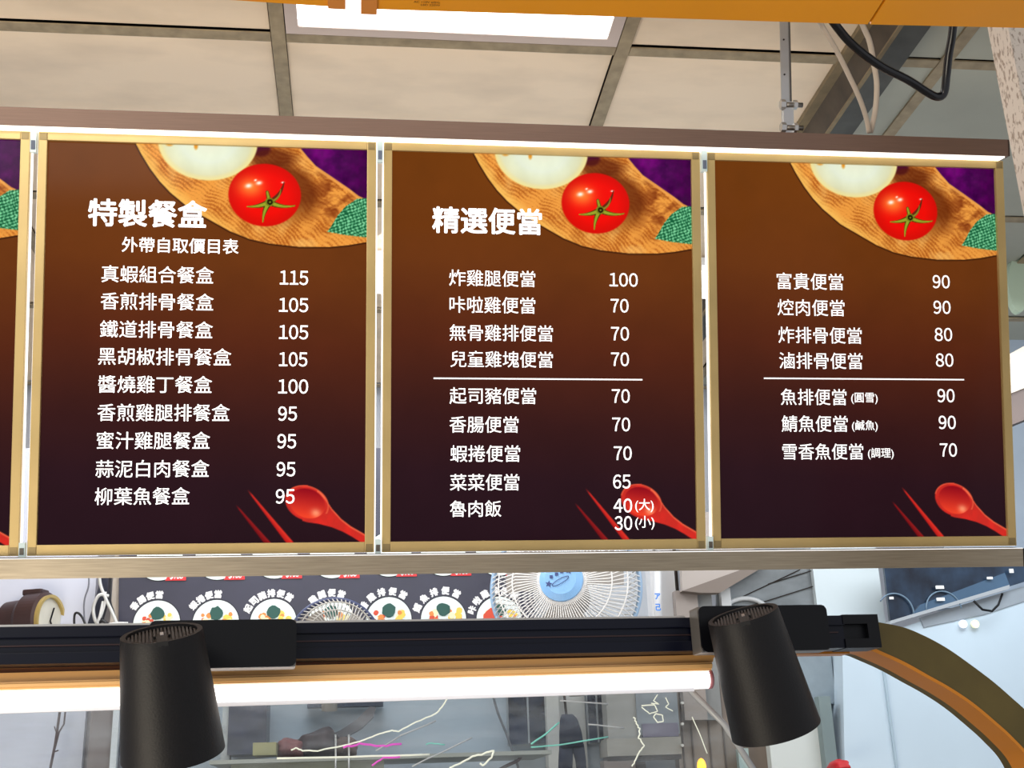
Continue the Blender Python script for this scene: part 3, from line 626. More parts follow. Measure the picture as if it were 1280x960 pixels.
squig([(865, 896), (875, 918), (884, 942)], .0006, sq_w, .1)
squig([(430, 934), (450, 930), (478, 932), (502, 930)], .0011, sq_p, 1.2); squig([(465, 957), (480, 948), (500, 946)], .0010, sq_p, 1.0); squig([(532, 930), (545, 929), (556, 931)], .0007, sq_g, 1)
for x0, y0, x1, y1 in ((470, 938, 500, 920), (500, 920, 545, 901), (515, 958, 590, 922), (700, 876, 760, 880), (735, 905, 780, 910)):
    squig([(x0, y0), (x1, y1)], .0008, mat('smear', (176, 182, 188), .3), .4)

# ================================================================ KITCHEN BEHIND
def pbox(name, x0, y0, x1, y1, Y, th, m, parent=None, org=Vector((0, 0, 0)), bev=0):
    a = hy((x0+x1)/2, y0, Y); b = hy((x0+x1)/2, y1, Y); l = hy(x0, (y0+y1)/2, Y); r = hy(x1, (y0+y1)/2, Y)
    return B(name, l.x-org.x, r.x-org.x, Y-org.y, Y+th-org.y, b.z-org.z, a.z-org.z, m, parent, bev)
def poly(name, pts, Y, th, m, parent=None, org=Vector((0, 0, 0))):
    bm = bmesh.new(); prism(bm, [hy(x, y, Y)-org for x, y in pts], (0, th, 0)); return link(name, bm, m, parent)
YW = 3.1
# left partition wall
struct(pbox('wall_partition_left', -300, 560, 112, 1100, YW, .1, mat('lavender_wall', (206, 210, 226), .7, noise=.04, scale=2)))
struct(pbox('trim_1', 132, 600, 151, 1100, YW-.05, .06, mat('beige_post', (196, 184, 170), .6)))
struct(pbox('trim_2', 104, 600, 133, 1100, YW+.02, .08, mat('post_grey', (150, 146, 150), .6)))
# poster
poster = thing('food_poster', 'dark poster with a row of dishes on white plates and curved titles', 'poster', hy(150, 745, YW-.06)); PO = Vector(poster.location); YP = YW-.06
poly('poster_sheet', [(150.5, 560), (668, 560), (668, 830), (147.5, 830)], YP, .006, mat('poster_dark', (58, 58, 74), .45, noise=.2, scale=5), poster, PO)
M_plate = mat('plate_print', (226, 238, 236), .5); M_tagr = mat('price_red', (222, 52, 56), .5); M_pw = mat('poster_white', (238, 238, 238), .5)
M_rim = mat('plate_outline', (22, 24, 34), .5)
def disc(bm, c, r, y, sx=1, seg=40, mi=0, jag=0):
    vs = [bm.verts.new(Vector((c.x+r*sx*(1+random.uniform(-jag, jag))*math.cos(2*math.pi*k/seg), y, c.z+r*(1+random.uniform(-jag, jag))*math.sin(2*math.pi*k/seg)))) for k in range(seg)]
    f = bm.faces.new(vs); f.material_index = mi; return f
food = [M_plate, mat('spinach', (38, 84, 76), .6), mat('orange_food', (226, 140, 70), .6), mat('yellow_food', (236, 204, 90), .6), mat('red_food', (212, 78, 54), .6), mat('cream_food', (244, 232, 190), .6), M_rim]
plates = [(197.6, 780, 29.3, '香腸便當', -52, 2), (271, 779, 29, '蝦捲便當', -52, 2), (342.5, 777.5, 28.8, '起司豬排便當', -62, 32), (414.5, 777, 28.6, '雞腿便當', -40, 20), (486, 775, 28.5, '香雞排便當', -60, 30), (554, 774, 28.3, '鱈魚排便當', -66, 28), (623, 774, 28.2, '咔啦雞排便當', -70, 34)]
for n_, (cx, cy, r, txt, a0, a1) in enumerate(plates):
    k = (hy(cx+1, cy, YP)-hy(cx, cy, YP)).length; R = r*k; c = hy(cx, cy-r, YP)-PO-Vector((0, 0, R))
    bm = bmesh.new(); disc(bm, c, R*1.04, -.0006, mi=6); disc(bm, c, R, -.0012)
    def blob(dx, dy, rr, mi, y): disc(bm, c+Vector((dx*k, 0, dy*k)), rr*k, y, mi=mi, seg=14, jag=.14)
    blob(0, 12, 8.5, 1, -.0024)
    for q in range(9): blob(-12+random.uniform(-6, 6), 3+random.uniform(-7, 7), random.uniform(2.2, 4.2), [2, 4, 5, 2, 4][q % 5], -.0018-.00005*q)
    for q in range(9): blob(14+random.uniform(-6, 6), 4+random.uniform(-7, 7), random.uniform(2.2, 4.2), [3, 5, 3, 2][q % 4], -.0018-.00005*q)
    for q in range(5): blob(random.uniform(-14, 14), -7+random.uniform(-5, 4), random.uniform(3, 6), [4, 2, 3][q % 3], -.0017-.00005*q)
    if n_ in (6,): blob(-8, 1, 12, 4, -.0023)
    link('dish_picture', bm, None, poster, mats=food)
    vs, fs = [], []
    for q, ch in enumerate(txt):
        an = math.radians(a0+(a1-a0)*q/(len(txt)-1)); V, Fc = glyphs(ch); mn, mxx = V.min(0), V.max(0); s_ = 9.6*k/(mxx-mn).max()
        for lay, (ox, oz) in enumerate(((0, 0), (.55, 0), (-.55, 0), (0, .55), (0, -.55))):
            b0 = len(vs)
            for g in V:
                gx, gz = (g-(mn+mxx)/2)*s_; gx += ox*k; gz += oz*k+R+7.5*k
                vs.append((c.x+gx*math.cos(an)+gz*math.sin(an), -.0012-lay*1e-5, c.z-gx*math.sin(an)+gz*math.cos(an)))
            fs += [tuple(b0+i for i in f) for f in Fc]
    me = bpy.data.meshes.new('dish_title'); me.from_pydata(vs, [], fs); link('dish_title', me, M_pw, poster)
    # plate and price tag of the row above
    cu = hy(cx+.5, cy-54.2, YP)-PO+Vector((0, 0, R))
    bm = bmesh.new(); disc(bm, cu, R*1.04, -.0006, mi=6); disc(bm, cu, R, -.0012); link('dish_picture', bm, None, poster, mats=food)
    ty0 = cy-54.6; tx0 = cx+9
    pts = [hy(tx0+5, ty0-9, YP)-PO, hy(tx0+26, ty0-9.5, YP)-PO, hy(tx0+26, ty0+.2, YP)-PO, hy(tx0, ty0+.6, YP)-PO]
    bm = bmesh.new(); prism(bm, [p+Vector((0, -.0022, 0)) for p in pts], (0, .0008, 0)); link('price_tag', bm, M_tagr, poster)
    cpt = hy(tx0+6.5, ty0-3.8, YP)-PO
    link('price_text', text_mesh('price_text', [('$100', cpt.x, cpt.z, 16*k, 6.2*k)], -.0026, .03, .25), M_pw, poster)

# wall clock (left)
ck = thing('wall_clock', 'round wall clock in a dark wooden case seen from the side on the pale wall', 'clock', hy(20, 779, YW-.02)); 
ck.rotation_euler = (0, 0, math.radians(72)); kk = (hy(49, 775, YW-.1)-hy(48, 775, YW-.1)).length
R0 = 38*kk
def ring_lathe(prof, seg=48):
    bm = bmesh.new(); rr_ = [[bm.verts.new((r_*math.cos(2*math.pi*k/seg), y_, r_*math.sin(2*math.pi*k/seg))) for k in range(seg)] for r_, y_ in prof]
    for i in range(len(rr_)-1):
        for k in range(seg): bm.faces.new((rr_[i][k], rr_[i][(k+1) % seg], rr_[i+1][(k+1) % seg], rr_[i+1][k]))
    bm.faces.new(rr_[0][::-1]); bm.faces.new(rr_[-1]); return bm
M_wood = mat('dark_wood', (62, 40, 40), .45, noise=.3, scale=14)
o = link('clock_case', ring_lathe([(R0*.75, .02), (R0*.8, -.02), (R0*.98, -.035), (R0*1.0, -.08), (R0*.86, -.085)]), M_wood, ck, False)
link('clock_rim', ring_lathe([(R0*.88, -.083), (R0*.9, -.094), (R0*.8, -.094), (R0*.78, -.086)]), mat('brass_rim', (206, 180, 110), .35, metal=.4), ck)
link('clock_face', ring_lathe([(R0*.78, -.082), (R0*.78, -.087)]), mat('clock_face', (226, 222, 206), .5, noise=.06, scale=30), ck)
for a_, l_ in ((20, .5), (140, .62)):
    bm = bmesh.new(); tube(bm, [(0, -.09, 0), (math.sin(math.radians(a_))*R0*l_, -.09, math.cos(math.radians(a_))*R0*l_)], .002, 6); link('clock_hand', bm, M_black, ck)
B('crest', -R0*.28, R0*.28, -.07, -.02, R0*.9, R0*1.12, M_wood, ck, bev=.006)

# tangled cables at left + dark rolled sheet
tc_ = thing('cable_bundle', 'tangled white and black cables beside the poster', 'cables', hy(125, 750, YW-.08)); TO = Vector(tc_.location)
def kc(pts, r, m, nm='cable_strand'):
    bm = bmesh.new(); tube(bm, smooth_path([hy(x, y, YW-.09-.01*random.random())-TO for x, y in pts], 6), r, 6); link(nm, bm, m, tc_, True)
M_cw = mat('cable_white', (206, 206, 204), .5); M_cb = mat('cable_black', (24, 24, 30), .4)
kc([(110, 700), (111, 730), (106, 748), (105, 765), (108, 800)], .0022, mat('cable_grey', (110, 112, 124), .5))
kc([(124, 700), (125, 728), (132, 748), (140, 765), (147, 782)], .004, M_cw)
kc([(136, 745), (124, 744), (117, 758), (118, 772), (122, 781)], .004, M_cw); kc([(129, 752), (125, 770), (121, 780)], .004, M_cw)
kc([(132, 740), (131, 755), (126, 772)], .0028, M_cw); kc([(93, 790), (93, 770), (97, 766), (103, 772), (108, 784)], .003, M_cb)
kc([(139, 720), (138, 750), (142, 765), (146, 785)], .0025, M_cb); kc([(108, 781), (125, 782), (146, 779), (160, 779)], .003, M_cw)
kc([(118, 783), (128, 776), (138, 784)], .004, M_cb)
poly('dark_wrap', [(127, 700), (137, 700), (134, 745), (126, 775), (108, 784), (116, 758), (123, 735)], YW-.075, .03, mat('dark_sheet', (34, 38, 56), .5), tc_, TO)

# fans
def fan(name, label, cx, cy, rpx, Y, hub_col, rimcol, yaw, tiltx, seg_w=72, stars=True, wire=(236, 234, 232)):
    k = (hy(cx+1, cy, Y)-hy(cx, cy, Y)).length; R = rpx*k
    t = thing(name, label, 'fan', hy(cx, cy, Y), (tiltx, 0, yaw))
    mw = mat(name+'_wire_%d' % wire[0], wire, .4)
    bm = bmesh.new()
    for q in range(seg_w):
        a = 2*math.pi*q/seg_w; ca, sa = math.cos(a), math.sin(a); a2 = a+.16; c2, s2 = math.cos(a2), math.sin(a2)
        tube(bm, [(R*.27*ca, -.075, R*.27*sa), (R*.62*math.cos(a+.06), -.07, R*.62*math.sin(a+.06)), (R*.88*c2, -.05, R*.88*s2), (R*1.0*c2, -.005, R*1.0*s2)], .0014, 4)
        tube(bm, [(R*.3*ca, .07, R*.3*sa), (R*.8*ca, .06, R*.8*sa), (R*1.0*ca, .005, R*1.0*sa)], .0013, 4)
    link('wire_grille', bm, mw, t)['kind'] = 'stuff'
    for rr_, yy_, w_, mm in ((1.0, 0, .0055, mat('rim_%d%d' % (rimcol[0], rimcol[2]), rimcol, .4)), (.66, -.068, .0016, mw), (.86, -.053, .0016, mw)):
        bm = bmesh.new(); tube(bm, [(R*rr_*math.cos(2*math.pi*q/64), yy_, R*rr_*math.sin(2*math.pi*q/64)) for q in range(64)], w_, 6, True); link('grille_ring', bm, mm, t, True)
    link('hub_cap', ring_lathe([(R*.29, -.072), (R*.285, -.082), (R*.2, -.087)]), mat('hub_%d' % hub_col[0], hub_col, .4), t)
    link('hub_collar', ring_lathe([(R*.33, -.062), (R*.33, -.073), (R*.28, -.075)]), mw, t)
    bmb = mat('blade_grey', (170, 164, 158), .4)
    for q in range(3):
        bm = bmesh.new(); a0 = q*2*math.pi/3+.5; pts = []
        for u_ in range(7):
            for v_ in range(5):
                aa = a0+(u_/6-.5)*1.15; rr_ = R*(.15+.68*v_/4)*(1-.08*abs(u_/6-.5)); pts.append(bm.verts.new((rr_*math.cos(aa), -.02+.03*(u_/6-.5), rr_*math.sin(aa))))
        for u_ in range(6):
            for v_ in range(4): bm.faces.new((pts[u_*5+v_], pts[u_*5+v_+1], pts[(u_+1)*5+v_+1], pts[(u_+1)*5+v_]))
        link('fan_blade', bm, bmb, t, True)
    bm = ring_lathe([(R*.2, .16), (R*.26, .12), (R*.28, .06), (R*.2, -.04)]); link('motor', bm, mat('motor_grey', (150, 146, 142), .5), t)
    bm = bmesh.new(); tube(bm, [(0, .12, -.02), (0, .14, -R*1.3)], .018, 10); link('stand_neck', bm, mat('motor_grey', (0, 0, 0)), t, True)
    if stars:
        ink = mat('hub_ink', (52, 66, 120), .5)
        bm = bmesh.new()
        for (sx, sz, sr) in ((-R*.16, -R*.06, R*.05), (R*.11, R*.10, R*.05)):
            vs = [bm.verts.new((sx+sr*(1 if q % 2 == 0 else .42)*math.sin(math.pi*q/5+.2), -.0885, sz+sr*(1 if q % 2 == 0 else .42)*math.cos(math.pi*q/5+.2))) for q in range(10)]
            bm.faces.new(vs)
        for q in range(4): 
            a = -.9+q*.42; box(bm, R*.07*(q-1.8)-.003, R*.07*(q-1.8)+.004, -.089, -.0885, R*(.03+.03*q)-.003, R*(.03+.03*q)+.004)
        tube(bm, [(R*.11*math.cos(2*math.pi*q/24)-R*.005, -.0885, R*.035*math.sin(2*math.pi*q/24)+R*.05*math.cos(2*math.pi*q/24)-R*.03) for q in range(24)], .0008, 4, True)
        link('hub_print', bm, ink, t)
    return t
fan('wall_fan', 'large white fan with a pale blue hub in front of the dark poster', 707, 735, 92, 2.75, (132, 182, 232), (150, 178, 208), math.radians(-16), math.radians(-4), 90)
fan('desk_fan', 'smaller grey fan with a dark rim, its top showing before the poster', 418, 806, 57, 2.7, (150, 150, 150), (62, 70, 104), math.radians(5), 0, 64, False, (176, 172, 166))

# wall parts right of the poster
struct(pbox('wall_partition_mid', 640, 560, 850, 1100, YW+.02, .1, mat('pale_wall', (196, 202, 210), .7, noise=.05, scale=3)))
struct(pbox('trim_3', 826, 600, 846, 880, YW-.05, .06, mat('white_post', (226, 226, 228), .6)))
struct(pbox('trim_4', 846, 600, 849, 880, YW-.06, .05, M_dark))
struct(pbox('trim_5', 814, 600, 820, 880, YW-.03, .05, mat('white_post', (0, 0, 0))))
b_ = thing('blue_marked_pipe', 'white pipe with blue characters beside the large fan', 'pipe', hy(823, 745, YW-.08)); bo = Vector(b_.location)
bm = bmesh.new(); tube(bm, [hy(822, 700, YW-.08)-bo, hy(823, 800, YW-.08)-bo], 6*.0016, 12); link('pipe_body', bm, mat('white_post', (0, 0, 0)), b_, True)
q_ = hy(819, 748, YW-.1)-bo; link('blue_mark', text_mesh('blue_mark', [('ア', q_.x, q_.z+.005, .013, .014), ('己', q_.x, q_.z-.022, .012, .016)], q_.y, .04), mat('mark_blue', (40, 130, 230), .5), b_)
# grey soffit and cabinet frame
cab = thing('steel_cabinet_frame', 'grey brown metal frame with a dusty glass pane right of the fan', 'cabinet', hy(860, 760, YW)); cbo = Vector(cab.location)
poly('upper_panel', [(849, 640), (960, 640), (935, 709), (853, 738.5)], YW-.12, .02, mat('taupe', (176, 166, 160), .6), cab, cbo)
poly('frame_header', [(853, 738.5), (935, 709), (962, 690), (985, 690), (900, 741), (876, 741)], YW-.13, .03, mat('taupe_dark', (122, 110, 102), .6), cab, cbo)
pbox('frame_post', 850, 738, 878, 900, YW-.10, .03, mat('taupe_mid', (150, 140, 134), .6, noise=.1, scale=8), cab, cbo)
pbox('inner_post', 877, 741, 896, 900, YW-.08, .03, mat('grey_post', (134, 136, 136), .6, noise=.15, scale=12), cab, cbo)
poly('glass_pane', [(896, 741), (985, 690), (1032, 690), (1036, 900), (896, 900)], YW-.05, .01, mat('dusty_glass', (122, 128, 132), .2, noise=.35, scale=9, stretch=(1, 1, 2)), cab, cbo)
pbox('light_post', 903, 735, 915, 790, YW-.075, .02, mat('pale_grey', (196, 198, 200), .5), cab, cbo)
for (x0, y0, x1, y1) in ((915, 752, 1000, 712), (930, 760, 1032, 728), (960, 730, 1032, 708)):
    bm = bmesh.new(); tube(bm, [hy(x0, y0, YW-.056)-cbo, hy(x1, y1, YW-.056)-cbo], .0014, 5); link('wire', bm, M_dark, cab)
bm = bmesh.new(); tube(bm, [hy(925+30*math.cos(a)+7, 770-22*math.sin(a), YW-.06)-cbo for a in np.linspace(0, math.pi, 16)], .006, 6); link('white_hoop', bm, mat('pale_grey', (0, 0, 0)), cab, True)
struct(pbox('pillar_white', 1030, 560, 1114, 1100, YW-.07, .12, mat('white_panel', (204, 216, 222), .5, noise=.04, scale=3)))
# dark window at right with diagonal silver rail
wd = thing('dark_window', 'dark blue glass window with round dishes behind, right of the white pillar', 'window', hy(1190, 745, YW-.2)); wo = Vector(wd.location)
poly('dark_glass', [(1104, 697), (1400, 685), (1400, 690), (1262, 733), (1113, 778)], YW-.2, .01, mat('night_glass', (46, 64, 86), .12, rgb2=(24, 30, 42), scale=11, thr=(.35, .65)), wd, wo)
bm = bmesh.new(); prism(bm, [hy(x, y, YW-.21)-wo for x, y in ((1113, 776), (1262, 731), (1262, 736), (1113, 780))], (0, .03, 0)); link('silver_rail', bm, mat('rail_silver', (178, 184, 190), .3, metal=.4), wd)
poly('blue_shelf', [(1150, 756), (1256, 716), (1262, 731), (1140, 768)], YW-.206, .006, mat('blue_shelf', (66, 92, 118), .25, noise=.15, scale=12), wd, wo)
for (cx, cy, r_) in ((1120, 765, 24), (1180, 762, 24)):
    bm = bmesh.new(); c_ = hy(cx, cy, YW-.207)-wo; k = .0019; tube(bm, [(c_.x+r_*k*math.cos(a), c_.y, c_.z+r_*k*math.sin(a)) for a in np.linspace(.05 if cx > 1150 else -.1, math.pi*.8 if cx < 1150 else math.pi, 20)], .002, 5); link('dish_edge', bm, mat('dish_blue', (104, 128, 150), .3), wd, True)
for (x0, y0, x1, y1) in ((1170, 732, 1180, 736), (1171, 747, 1181, 751), (1112, 746, 1117, 749), (1262, 711, 1267, 716), (1234, 721, 1241, 724)):
    pbox('painted_glint', x0, y0, x1, y1, YW-.214, .003, mat('window_glint_white', (235, 240, 242), .4), wd, wo)  # small white glints on the glass, painted on as flat chips
# pale freezer side below the window
fz = thing('freezer_cabinet', 'pale blue white freezer cabinet seen through and beside the curved gold frame', 'freezer', hy(1200, 900, YW-.3)); fo = Vector(fz.location)
M_fz = mat('freezer_blue', (196, 214, 228), .35, noise=.07, scale=2.5)
poly('freezer_side', [(1150, 777), (1262, 738), (1420, 690), (1420, 1150), (1060, 1150), (1053, 815), (1064, 800), (1110, 790)], YW-.18, .1, M_fz, fz, fo)
pbox('panel_joint', 1121, 835, 1124, 1100, YW-.186, .006, mat('freezer_seam', (166, 186, 200), .4), fz, fo)
poly('painted_reflection', [(1150, 772), (1262, 738), (1300, 728), (1300, 745), (1230, 768), (1155, 784)], YW-.184, .006, mat('grey_reflect', (150, 160, 170), .3, noise=.1, scale=10), fz, fo)  # grey-blue reflection below the rail, painted as a flat strip
bm = bmesh.new(); tube(bm, [hy(x, y, YW-.22)-fo for x, y in ((1217, 751), (1228, 762), (1240, 764), (1248, 756), (1253, 742))], .003, 6); link('black_loop', bm, M_black, fz, True)
for cx in (1204, 1219):
    l = tag(link('lamp_glint', ring_lathe([(.010, .004), (.010, -.002)], 20), mat('lamp_glint_%d' % cx, (250, 250, 255) if cx < 1210 else (240, 238, 200), .3, em=.5), None), 'small round %s lamp reflection painted low on the dark window' % ('white' if cx < 1210 else 'cream'), 'lamp reflection'); l.location = hy(cx, 780, YW-.19)  # two bright lamp reflections, modelled as small glowing discs

# things seen right of the last sign, above the freezer
fl = thing('ceiling_lamp_frame', 'white angled lamp frame visible just past the right edge of the last sign', 'light', hy(1275, 305, 2.7)); fo2 = Vector(fl.location)
poly('lamp_frame', [(1236, 296), (1330, 288), (1330, 330), (1262, 350), (1262, 312), (1236, 310)], 2.7, .03, mat('lamp_white2', (232, 236, 238), .4, em=.3), fl, fo2)
bmw = thing('timber_beam', 'beige and dark brown beam behind the right edge of the last sign', 'beam', hy(1275, 500, 2.6)); fo3 = Vector(bmw.location)
poly('beam_face', [(1230, 460), (1330, 405), (1330, 465), (1230, 505)], 2.6, .05, mat('beige_beam', (186, 172, 156), .6, noise=.1, scale=10), bmw, fo3)
poly('beam_underside', [(1230, 505), (1330, 465), (1330, 505), (1230, 545)], 2.61, .05, mat('brown_beam', (76, 60, 54), .6, noise=.15, scale=10), bmw, fo3)
struct(poly('wall_right_far', [(1180, 270), (1500, 270), (1500, 760), (1180, 760)], 3.2, .05, mat('pale_blue_wall', (176, 190, 206), .6, noise=.1, scale=4)))
gb = poly('green_globe', [(1275+14*math.cos(a), 352+38*math.sin(a)) for a in np.linspace(0, 2*math.pi, 20)[:-1]], 2.66, .02, mat('pale_green', (196, 214, 190), .5)); tag(gb, 'pale green round ornament behind the last sign at the right edge', 'ornament')

# ---------------------------------------------------------------- lower opening: things on and by the back wall
struct(pbox('wall_lower_mid', 150, 860, 850, 1150, YW-.02, .03, mat('grey_blue_wall', (158, 168, 178), .7, noise=.08, scale=4)))
cn = struct(pbox('pillar_steel', 105, 872, 133, 1150, YW-.12, .08, mat('steel_brown', (120, 112, 112), .5, noise=.2, scale=9)))
tag_ = tag(pbox('white_pipe', 133, 870, 141, 1150, YW-.13, .02, mat('pipe_white', (198, 204, 210), .4)), 'narrow white upright pipe left of the left spotlight', 'pipe')
dk = tag(pbox('dark_locker', 141, 870, 152, 1150, YW-.10, .08, mat('locker', (70, 74, 86), .5, noise=.3, scale=15)), 'narrow dark locker between the white pipe and the left spotlight', 'locker')
dk = tag(pbox('dark_cupboard', 285, 878, 333, 943, YW-.14, .11, mat('cupboard', (60, 62, 78), .35, noise=.5, scale=22)), 'dark grey cupboard right of the left spotlight, mottled front', 'cupboard')
pc = tag(pbox('pale_strip', 274, 880, 285, 1100, YW-.13, .05, mat('pipe_grey', (168, 172, 174), .4, noise=.3, scale=25)), 'pale worn upright strip touching the left spotlight', 'pipe')
# twig
tw = thing('dried_twig', 'dark dried twig standing against the lavender wall at bottom left', 'twig', hy(62, 960, YW-.05)); two = Vector(tw.location)
for pts, r_ in (([(60, 975), (66, 945), (69, 930), (72, 910), (75, 888)], .0034), ([(68, 938), (74, 915), (80, 905), (82, 886)], .0022), ([(67, 940), (73, 938)], .0016), ([(71, 918), (68, 908)], .0014)):
    bm = bmesh.new(); tube(bm, [hy(x, y, YW-.05)-two for x, y in pts], r_, 6); link('twig_branch', bm, mat('bark', (74, 56, 58), .8), tw)
# sign strip and horn-shaped chute
ss = tag(pbox('black_nameplate', 384, 875, 479, 883.5, YW-.06, .03, mat('plate_black', (50, 58, 74), .4, noise=.3, scale=20)), 'narrow dark plate on the grey wall below the tube light', 'plate')
hn = tag(poly('curved_horn', [(470, 884), (467, 896), (452, 910), (430, 922), (405, 928), (402, 923), (425, 913), (445, 900), (458, 887), (463, 883)], YW-.16, .05, mat('horn_grey', (96, 94, 98), .5, noise=.3, scale=20)), 'curved dark grey horn shaped scoop against the grey wall', 'scoop')
# shelf with jars and bags
sh = tag(pbox('shelf_board', 262, 944, 690, 949, YW-.34, .3, mat('shelf_steel', (150, 152, 146), .4, metal=.3)), 'grey steel shelf low behind the acrylic screen', 'shelf')
zsh = hy(400, 944, YW-.34).z
def lump(name, cx, w_, h_, m, label, cat, dep=.2):
    p = hy(cx, 944, YW-dep); bm = bmesh.new(); bmesh.ops.create_icosphere(bm, subdivisions=3, radius=1)
    for v in bm.verts:
        n_ = .12*math.sin(v.co.x*5+cx)+.1*math.sin(v.co.z*7+v.co.y*4); v.co *= 1+n_
        v.co = Vector((v.co.x*w_, v.co.y*.05, (max(v.co.z, -.8)+.8)*h_/1.8))
    o = link(name, bm, m, None, True); o.location = (p.x, p.y, zsh); return tag(o, label, cat)
K = .0019
lump('red_bag', 362, 17*K, 24*K, mat('maroon', (118, 66, 66), .6, noise=.3, scale=30), 'dull red bag on the steel shelf', 'bag')
lump('dark_sack', 402, 24*K, 34*K, mat('dark_sack', (66, 54, 58), .6, noise=.4, scale=25), 'dark brown sack on the steel shelf', 'sack')
lump('green_bag', 376, 10*K, 26*K, mat('green_bag', (92, 112, 104), .6, noise=.3, scale=30), 'small grey green bag behind the red bag', 'bag', .13)
lump('brown_sack', 432, 14*K, 24*K, mat('brown_sack', (96, 74, 64), .6, noise=.3, scale=30), 'brown sack at the right of the dark sack', 'sack')
tag(pbox('cardboard_box', 316, 928, 345, 944, YW-.3, .1, mat('khaki_box', (150, 146, 104), .6, noise=.15, scale=20)), 'small khaki box on the left of the steel shelf', 'box')
tag(pbox('olive_bin', 286, 950, 480, 1100, YW-.3, .2, mat('olive_bin', (126, 128, 108), .6, noise=.2, scale=6)), 'wide olive grey cabinet under the steel shelf', 'cabinet')
for xx in (419.5, 436):
    p = thing('thin_rod', 'thin upright steel rod, %s of two in front of the shelf' % ('left' if xx < 430 else 'right'), 'rod', hy(xx, 1000, YW-.4)); bm = bmesh.new(); tube(bm, [(0, 0, 0), hy(xx, 918, YW-.4)-Vector(p.location)], .0022, 6); link('rod_body', bm, M_steel, p, True)
# leaning dark cord
bm = bmesh.new(); tube(bm, smooth_path([hy(x, y, YW-.1) for x, y in ((614, 860), (622, 890), (634, 920), (648, 960))]), .003, 6); tag(link('dark_cable', bm, mat('cord_grey', (90, 92, 98), .5), None, True), 'dark grey cord hanging down left of the dark window', 'cord')
bm = bmesh.new(); tube(bm, smooth_path([hy(x, y, YW-.2) for x, y in ((624, 962), (638, 955), (648, 950), (653, 941))]), .004, 6); tag(link('bent_hook', bm, mat('hook_brown', (70, 50, 54), .5), None, True), 'short curved brown hook at the bottom edge left of the trousers', 'hook')
# dark windows
def darkwin(x0, y0, x1, y1, label):
    c = hy((x0+x1)/2, (y0+y1)/2, YW-.06); t = thing('back_window', label, 'window', c)
    pbox('pane_frame', x0-1.5, y0-1.5, x1+1.5, y1+1.5, YW-.055, .02, mat('pane_frame', (130, 134, 138), .5), t, c); pbox('pane_glass', x0, y0, x1, y1, YW-.06, .01, mat('pane_glass', (34, 42, 62), .15, rgb2=(14, 17, 26), scale=16, thr=(.4, .6)), t, c)
    B('pane_bar', -.002, .002, -.004, 0, hy(x0, y1, YW-.06).z-c.z, hy(x0, y0, YW-.06).z-c.z, mat('pane_frame', (0, 0, 0)), t)
darkwin(636, 862, 684, 930, 'dark blue window left of the hanging trousers')
darkwin(736, 868, 757, 928, 'small dark window right of the hanging trousers')
struct(pbox('trim_6', 687, 856, 703, 1100, YW-.09, .05, mat('pale_conc', (176, 174, 170), .7, noise=.12, scale=12)))
struct(pbox('trim_7', 700, 856, 736, 1100, YW-.04, .03, mat('pale_conc', (0, 0, 0))))
struct(pbox('pillar_concrete', 759, 856, 800, 935, YW-.12, .1, mat('conc2', (150, 148, 144), .7, noise=.2, scale=10)))
# trousers
trz = thing('hanging_trousers', 'dark navy trousers hanging behind the acrylic screen', 'trousers', hy(715, 890, YW-.18)); to_ = Vector(trz.location)
def soft(pts, Y, th, m, nm, par, org):
    o = poly(nm, pts, Y, th, m, par, org); return o
M_nv = mat('navy_cloth', (18, 25, 48), .85, noise=.35, scale=20)
bm = bmesh.new()
def legm(cl):
    rings = []
    for (xa, xb, y) in cl:
        a = hy(xa, y, YW-.18)-to_; b = hy(xb, y, YW-.18)-to_; c = (a+b)/2; rx = (b-a).length/2; rings.append([bm.verts.new((c.x+rx*math.cos(q*math.pi/6), c.y+rx*.5*math.sin(q*math.pi/6), c.z)) for q in range(12)])
    for i in range(len(rings)-1):
        for q in range(12): bm.faces.new((rings[i][q], rings[i][(q+1) % 12], rings[i+1][(q+1) % 12], rings[i+1][q]))
    bm.faces.new(rings[0][::-1]); bm.faces.new(rings[-1])
legm([(702, 716, 893), (700, 722, 899), (699, 727, 915), (699, 730, 934)]); legm([(699, 717, 930), (698, 716, 950), (697, 714, 990)]); legm([(713, 730, 930), (719, 732.5, 950), (724, 735, 990)])
link('trouser_cloth', bm, M_nv, trz, True)
bm = bmesh.new(); tube(bm, smooth_path([hy(x, y, YW-.18)-to_ for x, y in ((705, 862), (706, 875), (707, 886), (708, 894))]), .003, 6); link('hang_loop', bm, M_dark, trz, True)
# grey panel, concrete lintel, posts
gp = thing('grey_noticeboard', 'blue grey panel behind painted white glints, in a concrete surround, left of the right spotlight', 'panel', hy(825, 895, YW-.12)); go_ = Vector(gp.location)
pbox('board_face', 796, 866, 848, 918, YW-.125, .02, mat('board_grey', (126, 132, 138), .5, noise=.1, scale=8), gp, go_)
pbox('board_lower', 803, 904, 848, 921, YW-.128, .01, mat('board_violet', (104, 98, 116), .5, noise=.2, scale=12), gp, go_)
struct(pbox('trim_8', 759, 922, 852, 944, YW-.14, .1, mat('lintel', (146, 142, 134), .7, noise=.15, scale=14)))
struct(pbox('trim_9', 759, 944, 852, 950, YW-.12, .05, mat('lintel_dark', (64, 58, 56), .7)))
struct(pbox('trim_10', 759, 950, 800, 1100, YW-.12, .05, mat('conc3', (132, 122, 118), .7)))
tag(pbox('dark_slot', 800, 952, 812, 1100, YW-.13, .05, M_dark), 'narrow dark opening under the concrete lintel', 'opening')
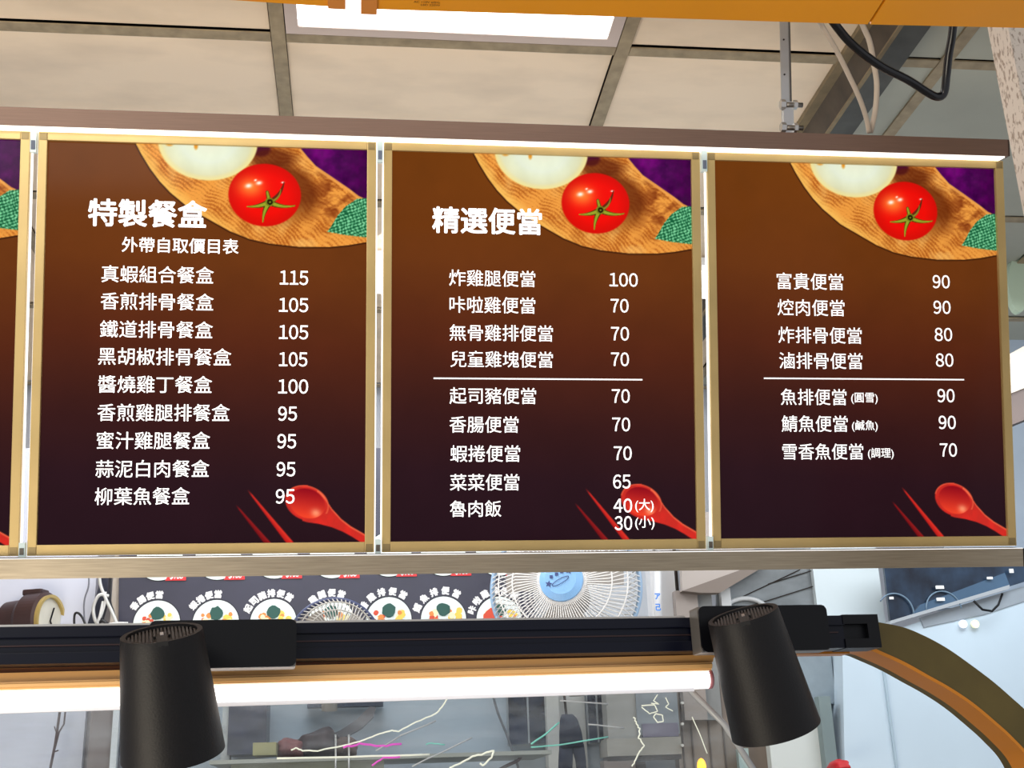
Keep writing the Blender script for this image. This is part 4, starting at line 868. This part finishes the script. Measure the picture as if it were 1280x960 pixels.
struct(pbox('wall_brown', 850, 830, 968, 1100, YW-.06, .05, mat('brown_panel', (138, 126, 116), .6, noise=.12, scale=6, stretch=(6, 1, .5))))
for xx in (856, 868, 890, 908):
    pbox('panel_groove', xx, 830, xx+1.6, 1100, YW-.064, .01, mat('groove', (96, 86, 80), .7), bpy.data.objects['wall_brown'])
for yy_ in (879, 905, 932):
    bm = bmesh.new(); p = hy(852, yy_, YW-.14); tube(bm, [p, p+Vector((0, -.01, 0))], .0035, 10); link('screw', bm, mat('screw', (200, 196, 190), .4), bpy.data.objects['trim_8'])
# warm bulb
bl = thing('small_bulb', 'small glowing orange bulb at the bottom edge left of the right spotlight', 'bulb', hy(877, 958, YW-.2)); bm = bmesh.new(); bmesh.ops.create_icosphere(bm, subdivisions=2, radius=.011)
for v in bm.verts: v.co.z *= 1.7
link('bulb_glass', bm, mat('bulb_glow', (255, 170, 50), .4, em=2.2), bl, True); B('bulb_base', -.007, .007, -.007, .007, -.035, -.014, M_bolt, bl)
# panels below the right spotlight
struct(pbox('trim_11', 968, 800, 1000, 1100, YW-.10, .05, mat('panel_beige', (196, 198, 194), .5)))
tag(pbox('white_board', 968, 880, 1033, 1100, YW-.14, .03, mat('board_pale', (206, 212, 210), .5, noise=.04, scale=5)), 'pale white board below the right spotlight', 'board')
tag(pbox('dusty_panel', 1000, 818, 1042, 880, YW-.12, .03, mat('dust_blue', (136, 150, 160), .4, noise=.25, scale=12)), 'dusty blue grey glass panel right of the right spotlight', 'panel')
tag(pbox('green_post', 1036, 870, 1051, 1100, YW-.17, .03, mat('green_grey', (120, 136, 138), .5, noise=.1, scale=8)), 'grey green post between the white board and the freezer', 'post')
rd = lump('red_pouch', 1049, 9*K, 15*K, mat('red_cap', (196, 34, 44), .5), 'small red pouch at the bottom edge below the gold arch', 'pouch', .3); rd.location = hy(1049, 966, YW-.3)
tag(pbox('teal_strip', 930, 935, 943, 1100, YW-.10, .02, mat('teal_grey', (160, 178, 176), .4)), 'pale teal upright strip below the right spotlight', 'strip')
